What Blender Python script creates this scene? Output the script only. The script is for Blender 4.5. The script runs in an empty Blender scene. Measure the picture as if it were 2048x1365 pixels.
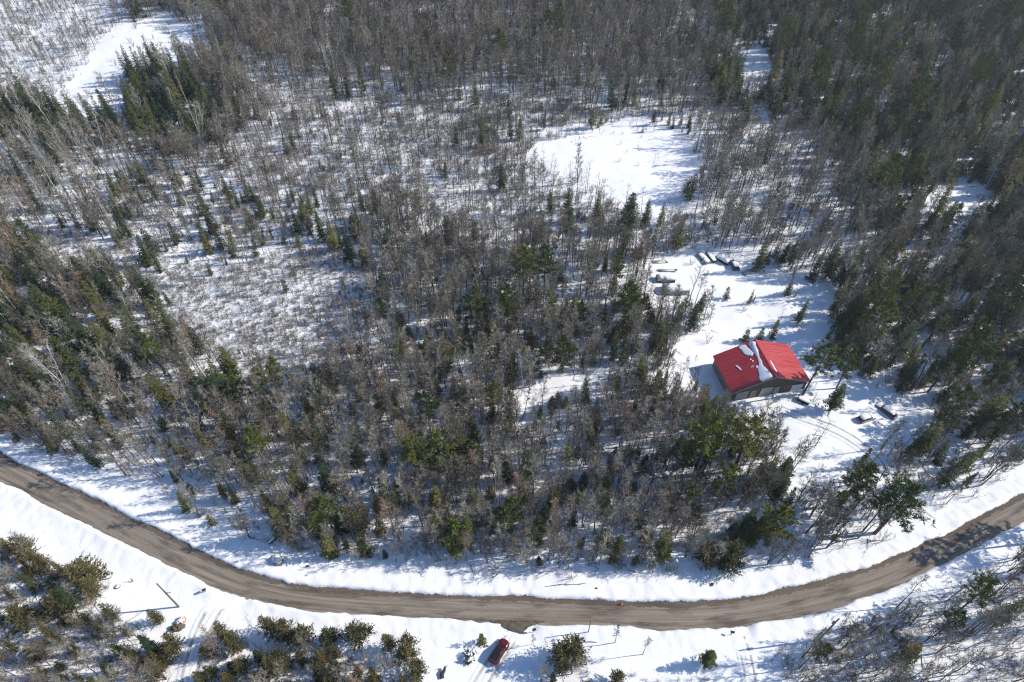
import bpy, math, random
import numpy as np
from mathutils import Vector, Matrix, Euler

# ---------------------------------------------------------------- camera, sky, sun, exposure
scene = bpy.context.scene
COL = scene.collection
CAM_H, CAM_F, CAM_T = 120.0, 1365.0, math.radians(48)     # drone 120 m up, 24 mm lens, 48 degrees down
cam_d = bpy.data.cameras.new('camera'); cam = bpy.data.objects.new('camera', cam_d); COL.objects.link(cam)
cam.location = (0, 0, CAM_H); cam.rotation_euler = (math.radians(90) - CAM_T, 0, 0)
cam_d.sensor_width = 36; cam_d.lens = 24.0; cam_d.clip_start = 1; cam_d.clip_end = 6000
scene.camera = cam

SUN_EL, SUN_AZ = math.radians(35.5), math.radians(7)       # azimuth counted from +X towards +Y
world = bpy.data.worlds.new('World'); scene.world = world; world.use_nodes = True
wn = world.node_tree.nodes; wl = world.node_tree.links
for n in list(wn): wn.remove(n)
sky = wn.new('ShaderNodeTexSky'); sky.sky_type = 'NISHITA'; sky.sun_disc = False
sky.sun_elevation = SUN_EL; sky.sun_rotation = math.pi / 2 - SUN_AZ; sky.altitude = 200; sky.ozone_density = 5.0; sky.dust_density = 0.0
bg = wn.new('ShaderNodeBackground'); bg.inputs['Strength'].default_value = 0.15
wo = wn.new('ShaderNodeOutputWorld')
wl.new(sky.outputs[0], bg.inputs[0]); wl.new(bg.outputs[0], wo.inputs[0])

sun_d = bpy.data.lights.new('sun', 'SUN'); sun = bpy.data.objects.new('sun', sun_d); COL.objects.link(sun)
sun_d.energy = 5.0; sun_d.angle = math.radians(0.5); sun_d.color = (1.0, 0.93, 0.82)
sdir = Vector((math.cos(SUN_EL) * math.cos(SUN_AZ), math.cos(SUN_EL) * math.sin(SUN_AZ), math.sin(SUN_EL)))
sun.rotation_euler = sdir.to_track_quat('Z', 'Y').to_euler(); sun.location = (150, 20, 150)

vs = scene.view_settings
vs.view_transform = 'Standard'; vs.look = 'None'; vs.gamma = 1.0; vs.exposure = 0.2; vs.use_curve_mapping = False
scene.cycles.max_bounces = 4; scene.cycles.diffuse_bounces = 2; scene.cycles.glossy_bounces = 2
scene.cycles.use_denoising = True; scene.cycles.denoiser = 'OPENIMAGEDENOISE'; scene.cycles.denoising_input_passes = 'RGB_ALBEDO_NORMAL'; scene.cycles.denoising_prefilter = 'NONE'
scene.cycles.use_adaptive_sampling = True; scene.cycles.adaptive_threshold = 0.04; scene.cycles.adaptive_min_samples = 24
scene.cycles.filter_width = 1.2

RNG = random.Random(7)
NPR = np.random.default_rng(11)

# ---------------------------------------------------------------- survey: photo pixel <-> ground metres
CT, ST = math.cos(CAM_T), math.sin(CAM_T)
def ground(px, py, z=0.0):
    u = (px - 1024) / CAM_F; v = (682.5 - py) / CAM_F
    t = (CAM_H - z) / (ST - v * CT)
    return u * t, (CT + v * ST) * t
def photo(x, y, z=0.0):
    d = y * CT - (z - CAM_H) * ST; up = y * ST + (z - CAM_H) * CT
    return 1024 + CAM_F * x / d, 682.5 - CAM_F * up / d

# ---------------------------------------------------------------- value noise for terrain
def _hash(ix, iy, s):
    n = (ix.astype(np.int64) * 374761393 + iy.astype(np.int64) * 668265263 + s * 982451653) & 0x7fffffff
    n = ((n ^ (n >> 13)) * 1274126177) & 0x7fffffff
    return ((n ^ (n >> 16)) & 0xffff) / 65535.0
def noise(x, y, scale, s=0):
    x = np.asarray(x, float) / scale; y = np.asarray(y, float) / scale
    ix = np.floor(x); iy = np.floor(y); fx = x - ix; fy = y - iy
    fx = fx * fx * (3 - 2 * fx); fy = fy * fy * (3 - 2 * fy)
    a = _hash(ix, iy, s); b = _hash(ix + 1, iy, s); c = _hash(ix, iy + 1, s); d = _hash(ix + 1, iy + 1, s)
    return (a * (1 - fx) + b * fx) * (1 - fy) + (c * (1 - fx) + d * fx) * fy - 0.5

# ---------------------------------------------------------------- road line
ROAD_N = [(-420,690),(-250,780),(-120,845),(0,905),(100,953),(200,1003),(300,1052),(400,1105),(480,1141),(560,1164),(650,1177),(800,1186),(1000,1192),(1200,1203),(1350,1207),(1450,1200),(1600,1172),(1700,1145),(1800,1110),(1880,1075),(1950,1035),(2048,988),(2150,935),(2300,850),(2480,740)]
ROAD_S = [(-440,760),(-260,845),(-120,905),(0,963),(100,1012),(200,1062),(300,1114),(400,1164),(480,1194),(560,1213),(650,1224),(800,1235),(1000,1245),(1200,1253),(1350,1260),(1450,1257),(1550,1245),(1650,1222),(1750,1190),(1850,1147),(1950,1098),(2048,1043),(2170,975),(2320,890),(2500,780)]
def smooth_line(pts, step):
    P = np.array(pts, float)
    for _ in range(3):                     # Chaikin
        Q = np.empty((2 * len(P), 2)); Q[0::2] = P; Q[1::2] = P
        A = P[:-1] * .75 + P[1:] * .25; B = P[:-1] * .25 + P[1:] * .75
        Q = np.vstack([P[:1], np.stack([A, B], 1).reshape(-1, 2), P[-1:]]); P = Q
    d = np.concatenate([[0], np.cumsum(np.hypot(*np.diff(P, axis=0).T))])
    n = int(d[-1] / step) + 1
    t = np.linspace(0, d[-1], n)
    return np.stack([np.interp(t, d, P[:, 0]), np.interp(t, d, P[:, 1])], 1)
RN = smooth_line([ground(*p) for p in ROAD_N], 0.5)
RS0 = smooth_line([ground(*p) for p in ROAD_S], 0.5)
# centre line: every north point with its nearest south point
idx = [int(np.argmin(((RS0 - q) ** 2).sum(1))) for q in RN]
RSm = RS0[idx]
RC = smooth_line(((RN + RSm) / 2)[::12], 0.5)
def line_frame(L):
    T = np.gradient(L, axis=0); T /= np.hypot(T[:, 0], T[:, 1])[:, None] + 1e-9
    return T, np.stack([-T[:, 1], T[:, 0]], 1)
RCT, RCN = line_frame(RC)
def near_w(L):
    w = np.array([math.sqrt(((L - q) ** 2).sum(1).min()) for q in RC])
    k = np.ones(15) / 15
    return np.convolve(np.pad(w, 7, mode='edge'), k, 'valid')
WN, WS = near_w(RN), near_w(RS0)

def dist_to_line(x, y, L, step=4):
    x = np.ravel(x); y = np.ravel(y); out = np.full(len(x), 1e9); Ls = L[::step]
    for k in range(0, len(x), 20000):
        dx = x[k:k+20000, None] - Ls[None, :, 0]; dy = y[k:k+20000, None] - Ls[None, :, 1]
        out[k:k+20000] = np.sqrt((dx * dx + dy * dy).min(1))
    return out

DRIVES = {
 'left':  [(476,1186),(447,1200),(420,1240),(400,1290),(385,1345),(378,1400),(375,1450)],
 'car':   [(1040,1240),(1034,1262),(1012,1295),(980,1340),(945,1400),(915,1450)],
 'right': [(1472,1250),(1480,1275),(1492,1310),(1502,1365),(1508,1430)],
 'barn':  [(1905,1080),(1868,1050),(1815,1010),(1772,955),(1735,905),(1680,868),(1620,845),(1560,822)],
}
DL = {k: smooth_line([ground(*p) for p in v], 0.4) for k, v in DRIVES.items()}
DALL = np.vstack([L[::2] for L in DL.values()])

def gh(x, y):
    """snow surface height in metres"""
    shp = np.shape(x); x = np.ravel(np.asarray(x, float)); y = np.ravel(np.asarray(y, float))
    dr = dist_to_line(x, y, RC); dd = dist_to_line(x, y, DALL, 3)
    k = np.clip((dr - 5) / 18, 0, 1); k2 = np.clip((dd - 1.2) / 3.0, 0, 1)
    z = (noise(x, y, 60, 1) * 1.6 + noise(x, y, 23, 2) * 0.8) * k
    z += (noise(x, y, 7, 3) * 0.5 + noise(x, y, 2.7, 4) * 0.15) * (0.35 + 0.65 * k) * k2
    z += 0.22
    return z.reshape(shp)
def gz(x, y): return float(gh(np.array([x]), np.array([y]))[0])
def at(px, py):
    x, y = ground(px, py, 0.2)
    x, y = ground(px, py, gz(x, y)); return x, y, gz(x, y)

# ---------------------------------------------------------------- materials
def new_mat(name):
    m = bpy.data.materials.new(name); m.use_nodes = True
    nt = m.node_tree; b = nt.nodes['Principled BSDF']
    return m, nt, b
def nd(nt, typ, **kw):
    n = nt.nodes.new(typ)
    for k, v in kw.items(): setattr(n, k, v)
    return n
def ramp(nt, fac, stops):
    r = nd(nt, 'ShaderNodeValToRGB'); e = r.color_ramp.elements
    while len(e) < len(stops): e.new(0.5)
    for el, (p, c) in zip(e, stops): el.position = p; el.color = (*c, 1)
    nt.links.new(fac, r.inputs[0]); return r.outputs[0]
def tex_noise(nt, vec, scale, detail=4, rough=0.55, dist=0.0):
    n = nd(nt, 'ShaderNodeTexNoise'); n.inputs['Scale'].default_value = scale; n.inputs['Detail'].default_value = detail
    n.inputs['Roughness'].default_value = rough; n.inputs['Distortion'].default_value = dist
    if vec is not None: nt.links.new(vec, n.inputs['Vector'])
    return n.outputs['Fac']
def mixc(nt, fac, a, b, mode='MIX'):
    m = nd(nt, 'ShaderNodeMix', data_type='RGBA', blend_type=mode)
    for s, v in ((m.inputs['Factor'], fac), (m.inputs['A'], a), (m.inputs['B'], b)):
        if isinstance(v, (int, float)): s.default_value = v
        elif isinstance(v, tuple): s.default_value = (*v, 1)
        else: nt.links.new(v, s)
    return m.outputs['Result']
def bump(nt, b, h, strength, dist):
    bp = nd(nt, 'ShaderNodeBump'); bp.inputs['Strength'].default_value = strength; bp.inputs['Distance'].default_value = dist
    nt.links.new(h, bp.inputs['Height']); nt.links.new(bp.outputs[0], b.inputs['Normal'])
def plain(name, col, rough=0.7, metal=0.0, var=0.15, scale=6.0, spec=0.3):
    m, nt, b = new_mat(name)
    tc = nd(nt, 'ShaderNodeTexCoord')
    f = tex_noise(nt, tc.outputs['Object'], scale)
    c = ramp(nt, f, [(0.3, tuple(x * (1 - var) for x in col)), (0.7, tuple(min(1, x * (1 + var)) for x in col))])
    nt.links.new(c, b.inputs['Base Color'])
    b.inputs['Roughness'].default_value = rough; b.inputs['Metallic'].default_value = metal
    b.inputs['Specular IOR Level'].default_value = spec
    return m
def tree_mat(name, stops, rough=0.85, grain=3.0, spec=0.15):
    """bark or foliage: every tree takes its own tint from its own random number, plus fine mottling"""
    m, nt, b = new_mat(name)
    oi = nd(nt, 'ShaderNodeObjectInfo')
    c = ramp(nt, oi.outputs['Random'], stops)
    tc = nd(nt, 'ShaderNodeTexCoord')
    f = tex_noise(nt, tc.outputs['Object'], grain, 3, 0.6)
    v = ramp(nt, f, [(0.25, (0.6, 0.6, 0.6)), (0.75, (1.35, 1.35, 1.35))])
    nt.links.new(mixc(nt, 1.0, c, v, 'MULTIPLY'), b.inputs['Base Color'])
    b.inputs['Roughness'].default_value = rough; b.inputs['Specular IOR Level'].default_value = spec
    return m

M = {}
def snow_mat(name, dirt=False, tracks=False):
    m, nt, b = new_mat(name)
    tc = nd(nt, 'ShaderNodeTexCoord'); P = tc.outputs['Object']
    f1 = tex_noise(nt, P, 0.35, 6, 0.6)
    c = ramp(nt, f1, [(0.3, (0.83, 0.84, 0.865)), (0.7, (0.90, 0.90, 0.91))])
    # old needles, bark crumbs and twigs lying in the snow
    fs = tex_noise(nt, P, 2.4, 8, 0.75)
    sp = ramp(nt, fs, [(0.645, (0, 0, 0)), (0.70, (1, 1, 1))])
    f2 = tex_noise(nt, P, 0.06, 3)
    w = ramp(nt, f2, [(0.42, (0, 0, 0)), (0.62, (0.75, 0.75, 0.75))])
    k = nd(nt, 'ShaderNodeMath', operation='MULTIPLY'); nt.links.new(sp, k.inputs[0]); nt.links.new(w, k.inputs[1])
    c = mixc(nt, k.outputs[0], c, (0.30, 0.27, 0.24))
    if dirt:
        uv = nd(nt, 'ShaderNodeUVMap'); sx = nd(nt, 'ShaderNodeSeparateXYZ'); nt.links.new(uv.outputs[0], sx.inputs[0])
        fd = tex_noise(nt, P, 1.6, 8, 0.72)
        a = nd(nt, 'ShaderNodeMath', operation='MULTIPLY_ADD'); nt.links.new(fd, a.inputs[0]); a.inputs[1].default_value = 0.75
        nt.links.new(sx.outputs[0], a.inputs[2])
        d = ramp(nt, a.outputs[0], [(0.43, (1, 1, 1)), (0.52, (0, 0, 0))])
        c = mixc(nt, d, c, (0.115, 0.09, 0.072))
        fgt = tex_noise(nt, P, 3.4, 6, 0.8); g1 = ramp(nt, fgt, [(0.57, (0, 0, 0)), (0.63, (0.8, 0.8, 0.8))]); g2 = ramp(nt, sx.outputs[0], [(0.12, (1, 1, 1)), (0.5, (0, 0, 0))])
        gk = nd(nt, 'ShaderNodeMath', operation='MULTIPLY'); nt.links.new(g1, gk.inputs[0]); nt.links.new(g2, gk.inputs[1])
        c = mixc(nt, gk.outputs[0], c, (0.30, 0.25, 0.21))
    if tracks:
        uv = nd(nt, 'ShaderNodeUVMap'); sx = nd(nt, 'ShaderNodeSeparateXYZ'); nt.links.new(uv.outputs[0], sx.inputs[0])
        fd = tex_noise(nt, P, 0.9, 6, 0.7)
        wv = nd(nt, 'ShaderNodeMath', operation='MULTIPLY_ADD'); nt.links.new(fd, wv.inputs[0]); wv.inputs[1].default_value = 0.10
        nt.links.new(sx.outputs[0], wv.inputs[2])
        r = ramp(nt, wv.outputs[0], [(0.0, (0, 0, 0)), (0.22, (0, 0, 0)), (0.27, (1, 1, 1)), (0.33, (0.9, 0.9, 0.9)), (0.37, (0, 0, 0)), (0.46, (0, 0, 0)),
                                     (0.50, (.5, .5, .5)), (0.54, (0, 0, 0)), (0.66, (0, 0, 0)), (0.71, (1, 1, 1)), (0.77, (0.9, 0.9, 0.9)), (0.82, (0, 0, 0))])
        fd2 = tex_noise(nt, P, 0.35, 5, 0.7)
        pr = ramp(nt, fd2, [(0.3, (0.3, 0.3, 0.3)), (0.6, (0.95, 0.95, 0.95))])
        kk = nd(nt, 'ShaderNodeMath', operation='MULTIPLY'); nt.links.new(r, kk.inputs[0]); nt.links.new(pr, kk.inputs[1])
        c = mixc(nt, kk.outputs[0], c, (0.34, 0.31, 0.28))
    nt.links.new(c, b.inputs['Base Color']); b.inputs['Roughness'].default_value = 0.75; b.inputs['Specular IOR Level'].default_value = 0.2
    fb = tex_noise(nt, P, 1.3, 8, 0.62)
    bump(nt, b, fb, 0.45, 0.12)
    return m
M['snow'] = snow_mat('snow'); M['bank'] = snow_mat('ploughed_snow', dirt=True); M['drive'] = snow_mat('driven_snow', tracks=True)
def clean_snow():
    m, nt, b = new_mat('clean_snow')
    tc = nd(nt, 'ShaderNodeTexCoord'); f = tex_noise(nt, tc.outputs['Object'], 1.4, 6)
    nt.links.new(ramp(nt, f, [(0.3, (0.82, 0.83, 0.86)), (0.7, (0.89, 0.89, 0.90))]), b.inputs['Base Color'])
    b.inputs['Roughness'].default_value = 0.7; b.inputs['Specular IOR Level'].default_value = 0.2
    bump(nt, b, f, 0.5, 0.08); return m
M['csnow'] = clean_snow()

def road_mat():
    m, nt, b = new_mat('gravel_road')
    uv = nd(nt, 'ShaderNodeUVMap'); sx = nd(nt, 'ShaderNodeSeparateXYZ'); nt.links.new(uv.outputs[0], sx.inputs[0])
    tc = nd(nt, 'ShaderNodeTexCoord'); P = tc.outputs['Object']
    # streaks along the road
    mp = nd(nt, 'ShaderNodeCombineXYZ')
    su = nd(nt, 'ShaderNodeMath', operation='MULTIPLY'); nt.links.new(sx.outputs[0], su.inputs[0]); su.inputs[1].default_value = 14.0
    sv = nd(nt, 'ShaderNodeMath', operation='MULTIPLY'); nt.links.new(sx.outputs[1], sv.inputs[0]); sv.inputs[1].default_value = 0.045
    nt.links.new(su.outputs[0], mp.inputs[0]); nt.links.new(sv.outputs[0], mp.inputs[1])
    fs = tex_noise(nt, mp.outputs[0], 1.0, 6, 0.6, 0.3)
    c = ramp(nt, fs, [(0.3, (0.15, 0.124, 0.098)), (0.48, (0.245, 0.207, 0.167)), (0.70, (0.33, 0.285, 0.235))])
    fg = tex_noise(nt, P, 5.0, 6, 0.8)
    c = mixc(nt, 1.0, c, ramp(nt, fg, [(0.25, (0.72, 0.72, 0.72)), (0.75, (1.22, 1.22, 1.22))]), 'MULTIPLY')
    # damp patches, long along the road
    mq = nd(nt, 'ShaderNodeCombineXYZ')
    s2 = nd(nt, 'ShaderNodeMath', operation='MULTIPLY'); nt.links.new(sx.outputs[0], s2.inputs[0]); s2.inputs[1].default_value = 3.2
    s3 = nd(nt, 'ShaderNodeMath', operation='MULTIPLY'); nt.links.new(sx.outputs[1], s3.inputs[0]); s3.inputs[1].default_value = 0.10
    nt.links.new(s2.outputs[0], mq.inputs[0]); nt.links.new(s3.outputs[0], mq.inputs[1])
    fp = tex_noise(nt, mq.outputs[0], 1.0, 5, 0.6)
    c = mixc(nt, ramp(nt, fp, [(0.50, (0, 0, 0)), (0.64, (0.85, 0.85, 0.85))]), c, (0.10, 0.082, 0.068))
    # wet gravel where the north bank melts
    fe = tex_noise(nt, P, 0.5, 6, 0.7)
    e = nd(nt, 'ShaderNodeMath', operation='MULTIPLY_ADD'); nt.links.new(fe, e.inputs[0]); e.inputs[1].default_value = 0.42; nt.links.new(sx.outputs[0], e.inputs[2])
    c = mixc(nt, ramp(nt, e.outputs[0], [(1.02, (0, 0, 0)), (1.12, (0.85, 0.85, 0.85))]) if False else ramp(nt, e.outputs[0], [(0.985, (0, 0, 0)), (1.0, (0.7, 0.7, 0.7))]), c, (0.085, 0.064, 0.052))
    fw = tex_noise(nt, P, 0.12, 4, 0.6)
    wv = nd(nt, 'ShaderNodeMath', operation='MULTIPLY_ADD'); nt.links.new(fw, wv.inputs[0]); wv.inputs[1].default_value = 0.22; nt.links.new(sx.outputs[0], wv.inputs[2])
    tr = ramp(nt, wv.outputs[0], [(0.0, (1, 1, 1)), (0.26, (1, 1, 1)), (0.30, (0.72, 0.71, 0.70)), (0.36, (0.78, 0.77, 0.76)), (0.40, (1.12, 1.12, 1.12)), (0.50, (1, 1, 1)), (0.54, (0.74, 0.73, 0.72)), (0.60, (0.8, 0.8, 0.8)), (0.64, (1.1, 1.1, 1.1)), (0.76, (1, 1, 1)), (0.80, (0.76, 0.75, 0.74)), (0.87, (1, 1, 1))])
    fk = tex_noise(nt, mq.outputs[0], 2.3, 5, 0.7)
    c = mixc(nt, ramp(nt, fk, [(0.35, (0.15, 0.15, 0.15)), (0.65, (0.95, 0.95, 0.95))]), c, mixc(nt, 1.0, c, tr, 'MULTIPLY'))
    nt.links.new(c, b.inputs['Base Color']); b.inputs['Roughness'].default_value = 0.9; b.inputs['Specular IOR Level'].default_value = 0.15
    bump(nt, b, fg, 0.5, 0.05)
    return m
M['road'] = road_mat()
M['apron'] = plain('bare_gravel_mouth', (0.115, 0.098, 0.072), 0.95, 0, 0.5, 1.6)

M['bark'] = tree_mat('grey_bark', [(0, (0.075, 0.064, 0.053)), (0.5, (0.14, 0.124, 0.105)), (1, (0.26, 0.235, 0.20))])
M['twig'] = tree_mat('bare_twigs', [(0, (0.12, 0.103, 0.080)), (0.3, (0.20, 0.179, 0.142)), (0.6, (0.275, 0.250, 0.203)), (0.82, (0.39, 0.358, 0.295)), (0.91, (0.30, 0.245, 0.185)), (0.97, (0.32, 0.20, 0.13)), (1, (0.23, 0.205, 0.162))])
M['dbark'] = tree_mat('dark_bark', [(0, (0.055, 0.046, 0.04)), (1, (0.10, 0.085, 0.072))])
M['birch'] = tree_mat('pale_bark', [(0, (0.48, 0.45, 0.40)), (1, (0.66, 0.63, 0.57))], grain=1.5)
M['btwig'] = tree_mat('pale_twigs', [(0, (0.28, 0.25, 0.215)), (1, (0.42, 0.385, 0.335))])
M['spruce'] = tree_mat('spruce_needles', [(0, (0.034, 0.056, 0.032)), (0.4, (0.058, 0.076, 0.034)), (0.75, (0.090, 0.100, 0.036)), (1, (0.135, 0.128, 0.042))], grain=1.2)
M['pine'] = tree_mat('pine_needles', [(0, (0.070, 0.100, 0.032)), (0.5, (0.118, 0.138, 0.036)), (1, (0.175, 0.172, 0.044))], grain=0.9)
M['cedar'] = tree_mat('cedar_sprays', [(0, (0.078, 0.080, 0.036)), (0.5, (0.118, 0.108, 0.044)), (0.85, (0.150, 0.126, 0.050)), (1, (0.165, 0.11, 0.05))], grain=0.9)
M['brush'] = tree_mat('brush_stems', [(0, (0.16, 0.138, 0.115)), (0.5, (0.22, 0.19, 0.16)), (1, (0.30, 0.26, 0.215))])
M['rock'] = plain('granite', (0.20, 0.185, 0.165), 0.9, 0, 0.4, 3.0)
M['redrock'] = plain('pink_granite', (0.36, 0.22, 0.18), 0.9, 0, 0.3, 3.0)
M['brownrock'] = plain('brown_stone', (0.13, 0.098, 0.078), 0.9, 0, 0.35, 3.0)
M['pole'] = plain('weathered_pole', (0.15, 0.125, 0.105), 0.9, 0, 0.3, 5)
M['steel'] = plain('grey_steel', (0.26, 0.27, 0.28), 0.45, 0.6, 0.15, 4)
M['dark'] = plain('dark_metal', (0.03, 0.031, 0.034), 0.6, 0, 0.3, 4)
M['rubber'] = plain('tyre_rubber', (0.02, 0.02, 0.02), 0.85, 0, 0.2, 8)
M['glass'] = plain('dark_glass', (0.012, 0.014, 0.017), 0.08, 0, 0.1, 3, 0.6)
M['carred'] = plain('red_car_paint', (0.10, 0.006, 0.010), 0.3, 0, 0.08, 2, 0.5)
M['lampred'] = plain('tail_lamp_red', (0.35, 0.01, 0.01), 0.2, 0, 0.1, 4)
M['lampclear'] = plain('lamp_lens', (0.6, 0.6, 0.58), 0.15, 0, 0.1, 4)
M['greypaint'] = plain('grey_paint', (0.26, 0.28, 0.29), 0.6, 0, 0.2, 3)
M['bluegrey'] = plain('blue_grey_paint', (0.12, 0.14, 0.19), 0.5, 0, 0.2, 3)
M['wallwood'] = plain('dark_siding', (0.075, 0.068, 0.058), 0.85, 0, 0.3, 2.0)
M['wallside'] = plain('grey_siding', (0.20, 0.195, 0.185), 0.8, 0, 0.2, 2.0)
M['brownwood'] = plain('brown_boards', (0.15, 0.105, 0.062), 0.85, 0, 0.3, 3.0)
M['whitedoor'] = plain('white_door', (0.72, 0.73, 0.73), 0.5, 0, 0.06, 2.0)
M['trim'] = plain('grey_trim', (0.32, 0.31, 0.29), 0.7, 0, 0.15, 2.0)
M['orange'] = plain('orange_plastic', (0.65, 0.17, 0.05), 0.5, 0, 0.1, 5)
def roof_mat():
    m, nt, b = new_mat('red_roof_steel')
    tc = nd(nt, 'ShaderNodeTexCoord'); f = tex_noise(nt, tc.outputs['Object'], 0.5, 6, 0.65)
    mp = nd(nt, 'ShaderNodeMapping'); mp.inputs['Scale'].default_value = (0.12, 1.6, 0.12); nt.links.new(tc.outputs['Object'], mp.inputs[0])
    f2 = tex_noise(nt, mp.outputs[0], 1.0, 6, 0.7)
    c = ramp(nt, f, [(0.3, (0.33, 0.010, 0.013)), (0.7, (0.43, 0.018, 0.021))])
    c = mixc(nt, ramp(nt, f2, [(0.45, (0, 0, 0)), (0.75, (0.45, 0.45, 0.45))]), c, (0.50, 0.07, 0.07))
    nt.links.new(c, b.inputs['Base Color'])
    nt.links.new(ramp(nt, f2, [(0.3, (0.36, 0.36, 0.36)), (0.7, (0.58, 0.58, 0.58))]), b.inputs['Roughness'])
    b.inputs['Specular IOR Level'].default_value = 0.9
    bump(nt, b, f, 0.15, 0.05); return m
M['roof'] = roof_mat()

# ---------------------------------------------------------------- mesh builder and tagging
class MB:
    def __init__(s): s.v = []; s.f = []; s.uv = None
    def add(s, vs, fs):
        o = len(s.v); s.v += [tuple(p) for p in vs]; s.f += [tuple(i + o for i in f) for f in fs]
    def tri(s, a, b, c): s.add((a, b, c), ((0, 1, 2),))
    def tube(s, pts, rad, n=5, cap=True):
        o = len(s.v); k = len(pts)
        for i, (p, r) in enumerate(zip(pts, rad)):
            p = Vector(p)
            t = Vector(pts[min(i + 1, k - 1)]) - Vector(pts[max(i - 1, 0)])
            t.normalize()
            a = t.cross(Vector((0.31, 0.87, 0.21)))
            if a.length < 1e-3: a = t.cross(Vector((1, 0, 0)))
            a.normalize(); b = t.cross(a)
            for j in range(n):
                w = 2 * math.pi * j / n
                s.v.append(tuple(p + (a * math.cos(w) + b * math.sin(w)) * r))
        for i in range(k - 1):
            for j in range(n):
                s.f.append((o + i * n + j, o + i * n + (j + 1) % n, o + (i + 1) * n + (j + 1) % n, o + (i + 1) * n + j))
        if cap:
            s.f.append(tuple(o + j for j in reversed(range(n)))); s.f.append(tuple(o + (k - 1) * n + j for j in range(n)))
    def box(s, c, d, rz=0.0, taper=1.0):
        cx, cy, cz = c; hx, hy, hz = d[0] / 2, d[1] / 2, d[2] / 2; vs = []
        for z, k in ((-hz, 1.0), (hz, taper)):
            for x, y in ((-hx, -hy), (hx, -hy), (hx, hy), (-hx, hy)):
                x *= k; y *= k
                vs.append((cx + x * math.cos(rz) - y * math.sin(rz), cy + x * math.sin(rz) + y * math.cos(rz), cz + z))
        s.add(vs, ((3, 2, 1, 0), (4, 5, 6, 7), (0, 1, 5, 4), (1, 2, 6, 5), (2, 3, 7, 6), (3, 0, 4, 7)))
    def mesh(s, name, mat, smooth=False):
        me = bpy.data.meshes.new(name); me.from_pydata(s.v, [], s.f); me.update()
        if mat is not None: me.materials.append(mat)
        if smooth: me.polygons.foreach_set('use_smooth', [True] * len(me.polygons))
        return me
    def build(s, name, mat, parent=None, smooth=False, bevel=0.0):
        o = bpy.data.objects.new(name, s.mesh(name, mat, smooth)); COL.objects.link(o)
        if parent is not None: o.parent = parent
        if bevel:
            b = o.modifiers.new('bevel', 'BEVEL'); b.width = bevel; b.segments = 2; b.limit_method = 'ANGLE'
        return o
def tag(o, label=None, cat=None, group=None, kind=None):
    if label: o['label'] = label
    if cat: o['category'] = cat
    if group: o['group'] = group
    if kind: o['kind'] = kind
    return o
def thing(name, label, cat, loc=(0, 0, 0), rz=0.0, group=None):
    o = bpy.data.objects.new(name, None); COL.objects.link(o); o.empty_display_size = 0.5
    o.location = loc; o.rotation_euler = (0, 0, rz)
    return tag(o, label, cat, group)
def meshobj(name, verts, faces, mat, smooth=True, uvs=None):
    me = bpy.data.meshes.new(name)
    me.from_pydata(verts, [], faces); me.update(); me.materials.append(mat)
    if smooth: me.polygons.foreach_set('use_smooth', [True] * len(me.polygons))
    if uvs is not None:
        l = me.uv_layers.new(name='UVMap'); vi = np.empty(len(me.loops), int); me.loops.foreach_get('vertex_index', vi)
        l.data.foreach_set('uv', np.asarray(uvs, np.float32)[vi].ravel())
    o = bpy.data.objects.new(name, me); COL.objects.link(o); return o
def grid_faces(nu, nv):
    i = np.arange(nu - 1)[:, None] * nv + np.arange(nv - 1)[None, :]
    return np.stack([i, i + nv, i + nv + 1, i + 1], -1).reshape(-1, 4).tolist()

# ---------------------------------------------------------------- ground sheet
def axis(lo, hi, step, far):
    a = list(np.arange(lo, hi + 1e-6, step)); s = step
    while a[-1] < far: s *= 1.5; a.append(a[-1] + s)
    s = step
    while a[0] > -far: s *= 1.5; a.insert(0, a[0] - s)
    return np.array(a)
gx = axis(-235, 235, 0.95, 1500); gy = axis(18, 320, 0.95, 1500)
GX, GY = np.meshgrid(gx, gy, indexing='ij')
GZ = gh(GX, GY)
dr = dist_to_line(GX, GY, RC, 2).reshape(GX.shape)
GZ = np.where(dr < 4.6, -0.9, GZ)                          # the road bed is cut out under the road sheet and its banks
ground_o = meshobj('snowy_ground', np.stack([GX, GY, GZ], -1).reshape(-1, 3).tolist(), grid_faces(len(gx), len(gy)), M['snow'])
tag(ground_o, 'snow covered ground of the woods and clearings', 'ground', kind='structure')

# ---------------------------------------------------------------- road, banks and driveways
nR = len(RC); along = np.arange(nR) * 0.5
cols = np.linspace(-1, 1, 13); V = []; UV = []
for i in range(nR):
    for c in cols:
        w = WN[i] if c > 0 else WS[i]
        q = RC[i] + RCN[i] * c * (w + 0.25)
        z = 0.05 * (1 - c * c) + 0.03 * float(noise(q[0], q[1], 2.2, 9)) - 0.02
        V.append((q[0], q[1], z)); UV.append(((c + 1) / 2, along[i]))
road = meshobj('gravel_road', V, grid_faces(nR, len(cols)), M['road'], True, UV)
tag(road, 'bare grey brown gravel road curving through the snow', 'road', kind='structure')

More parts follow.
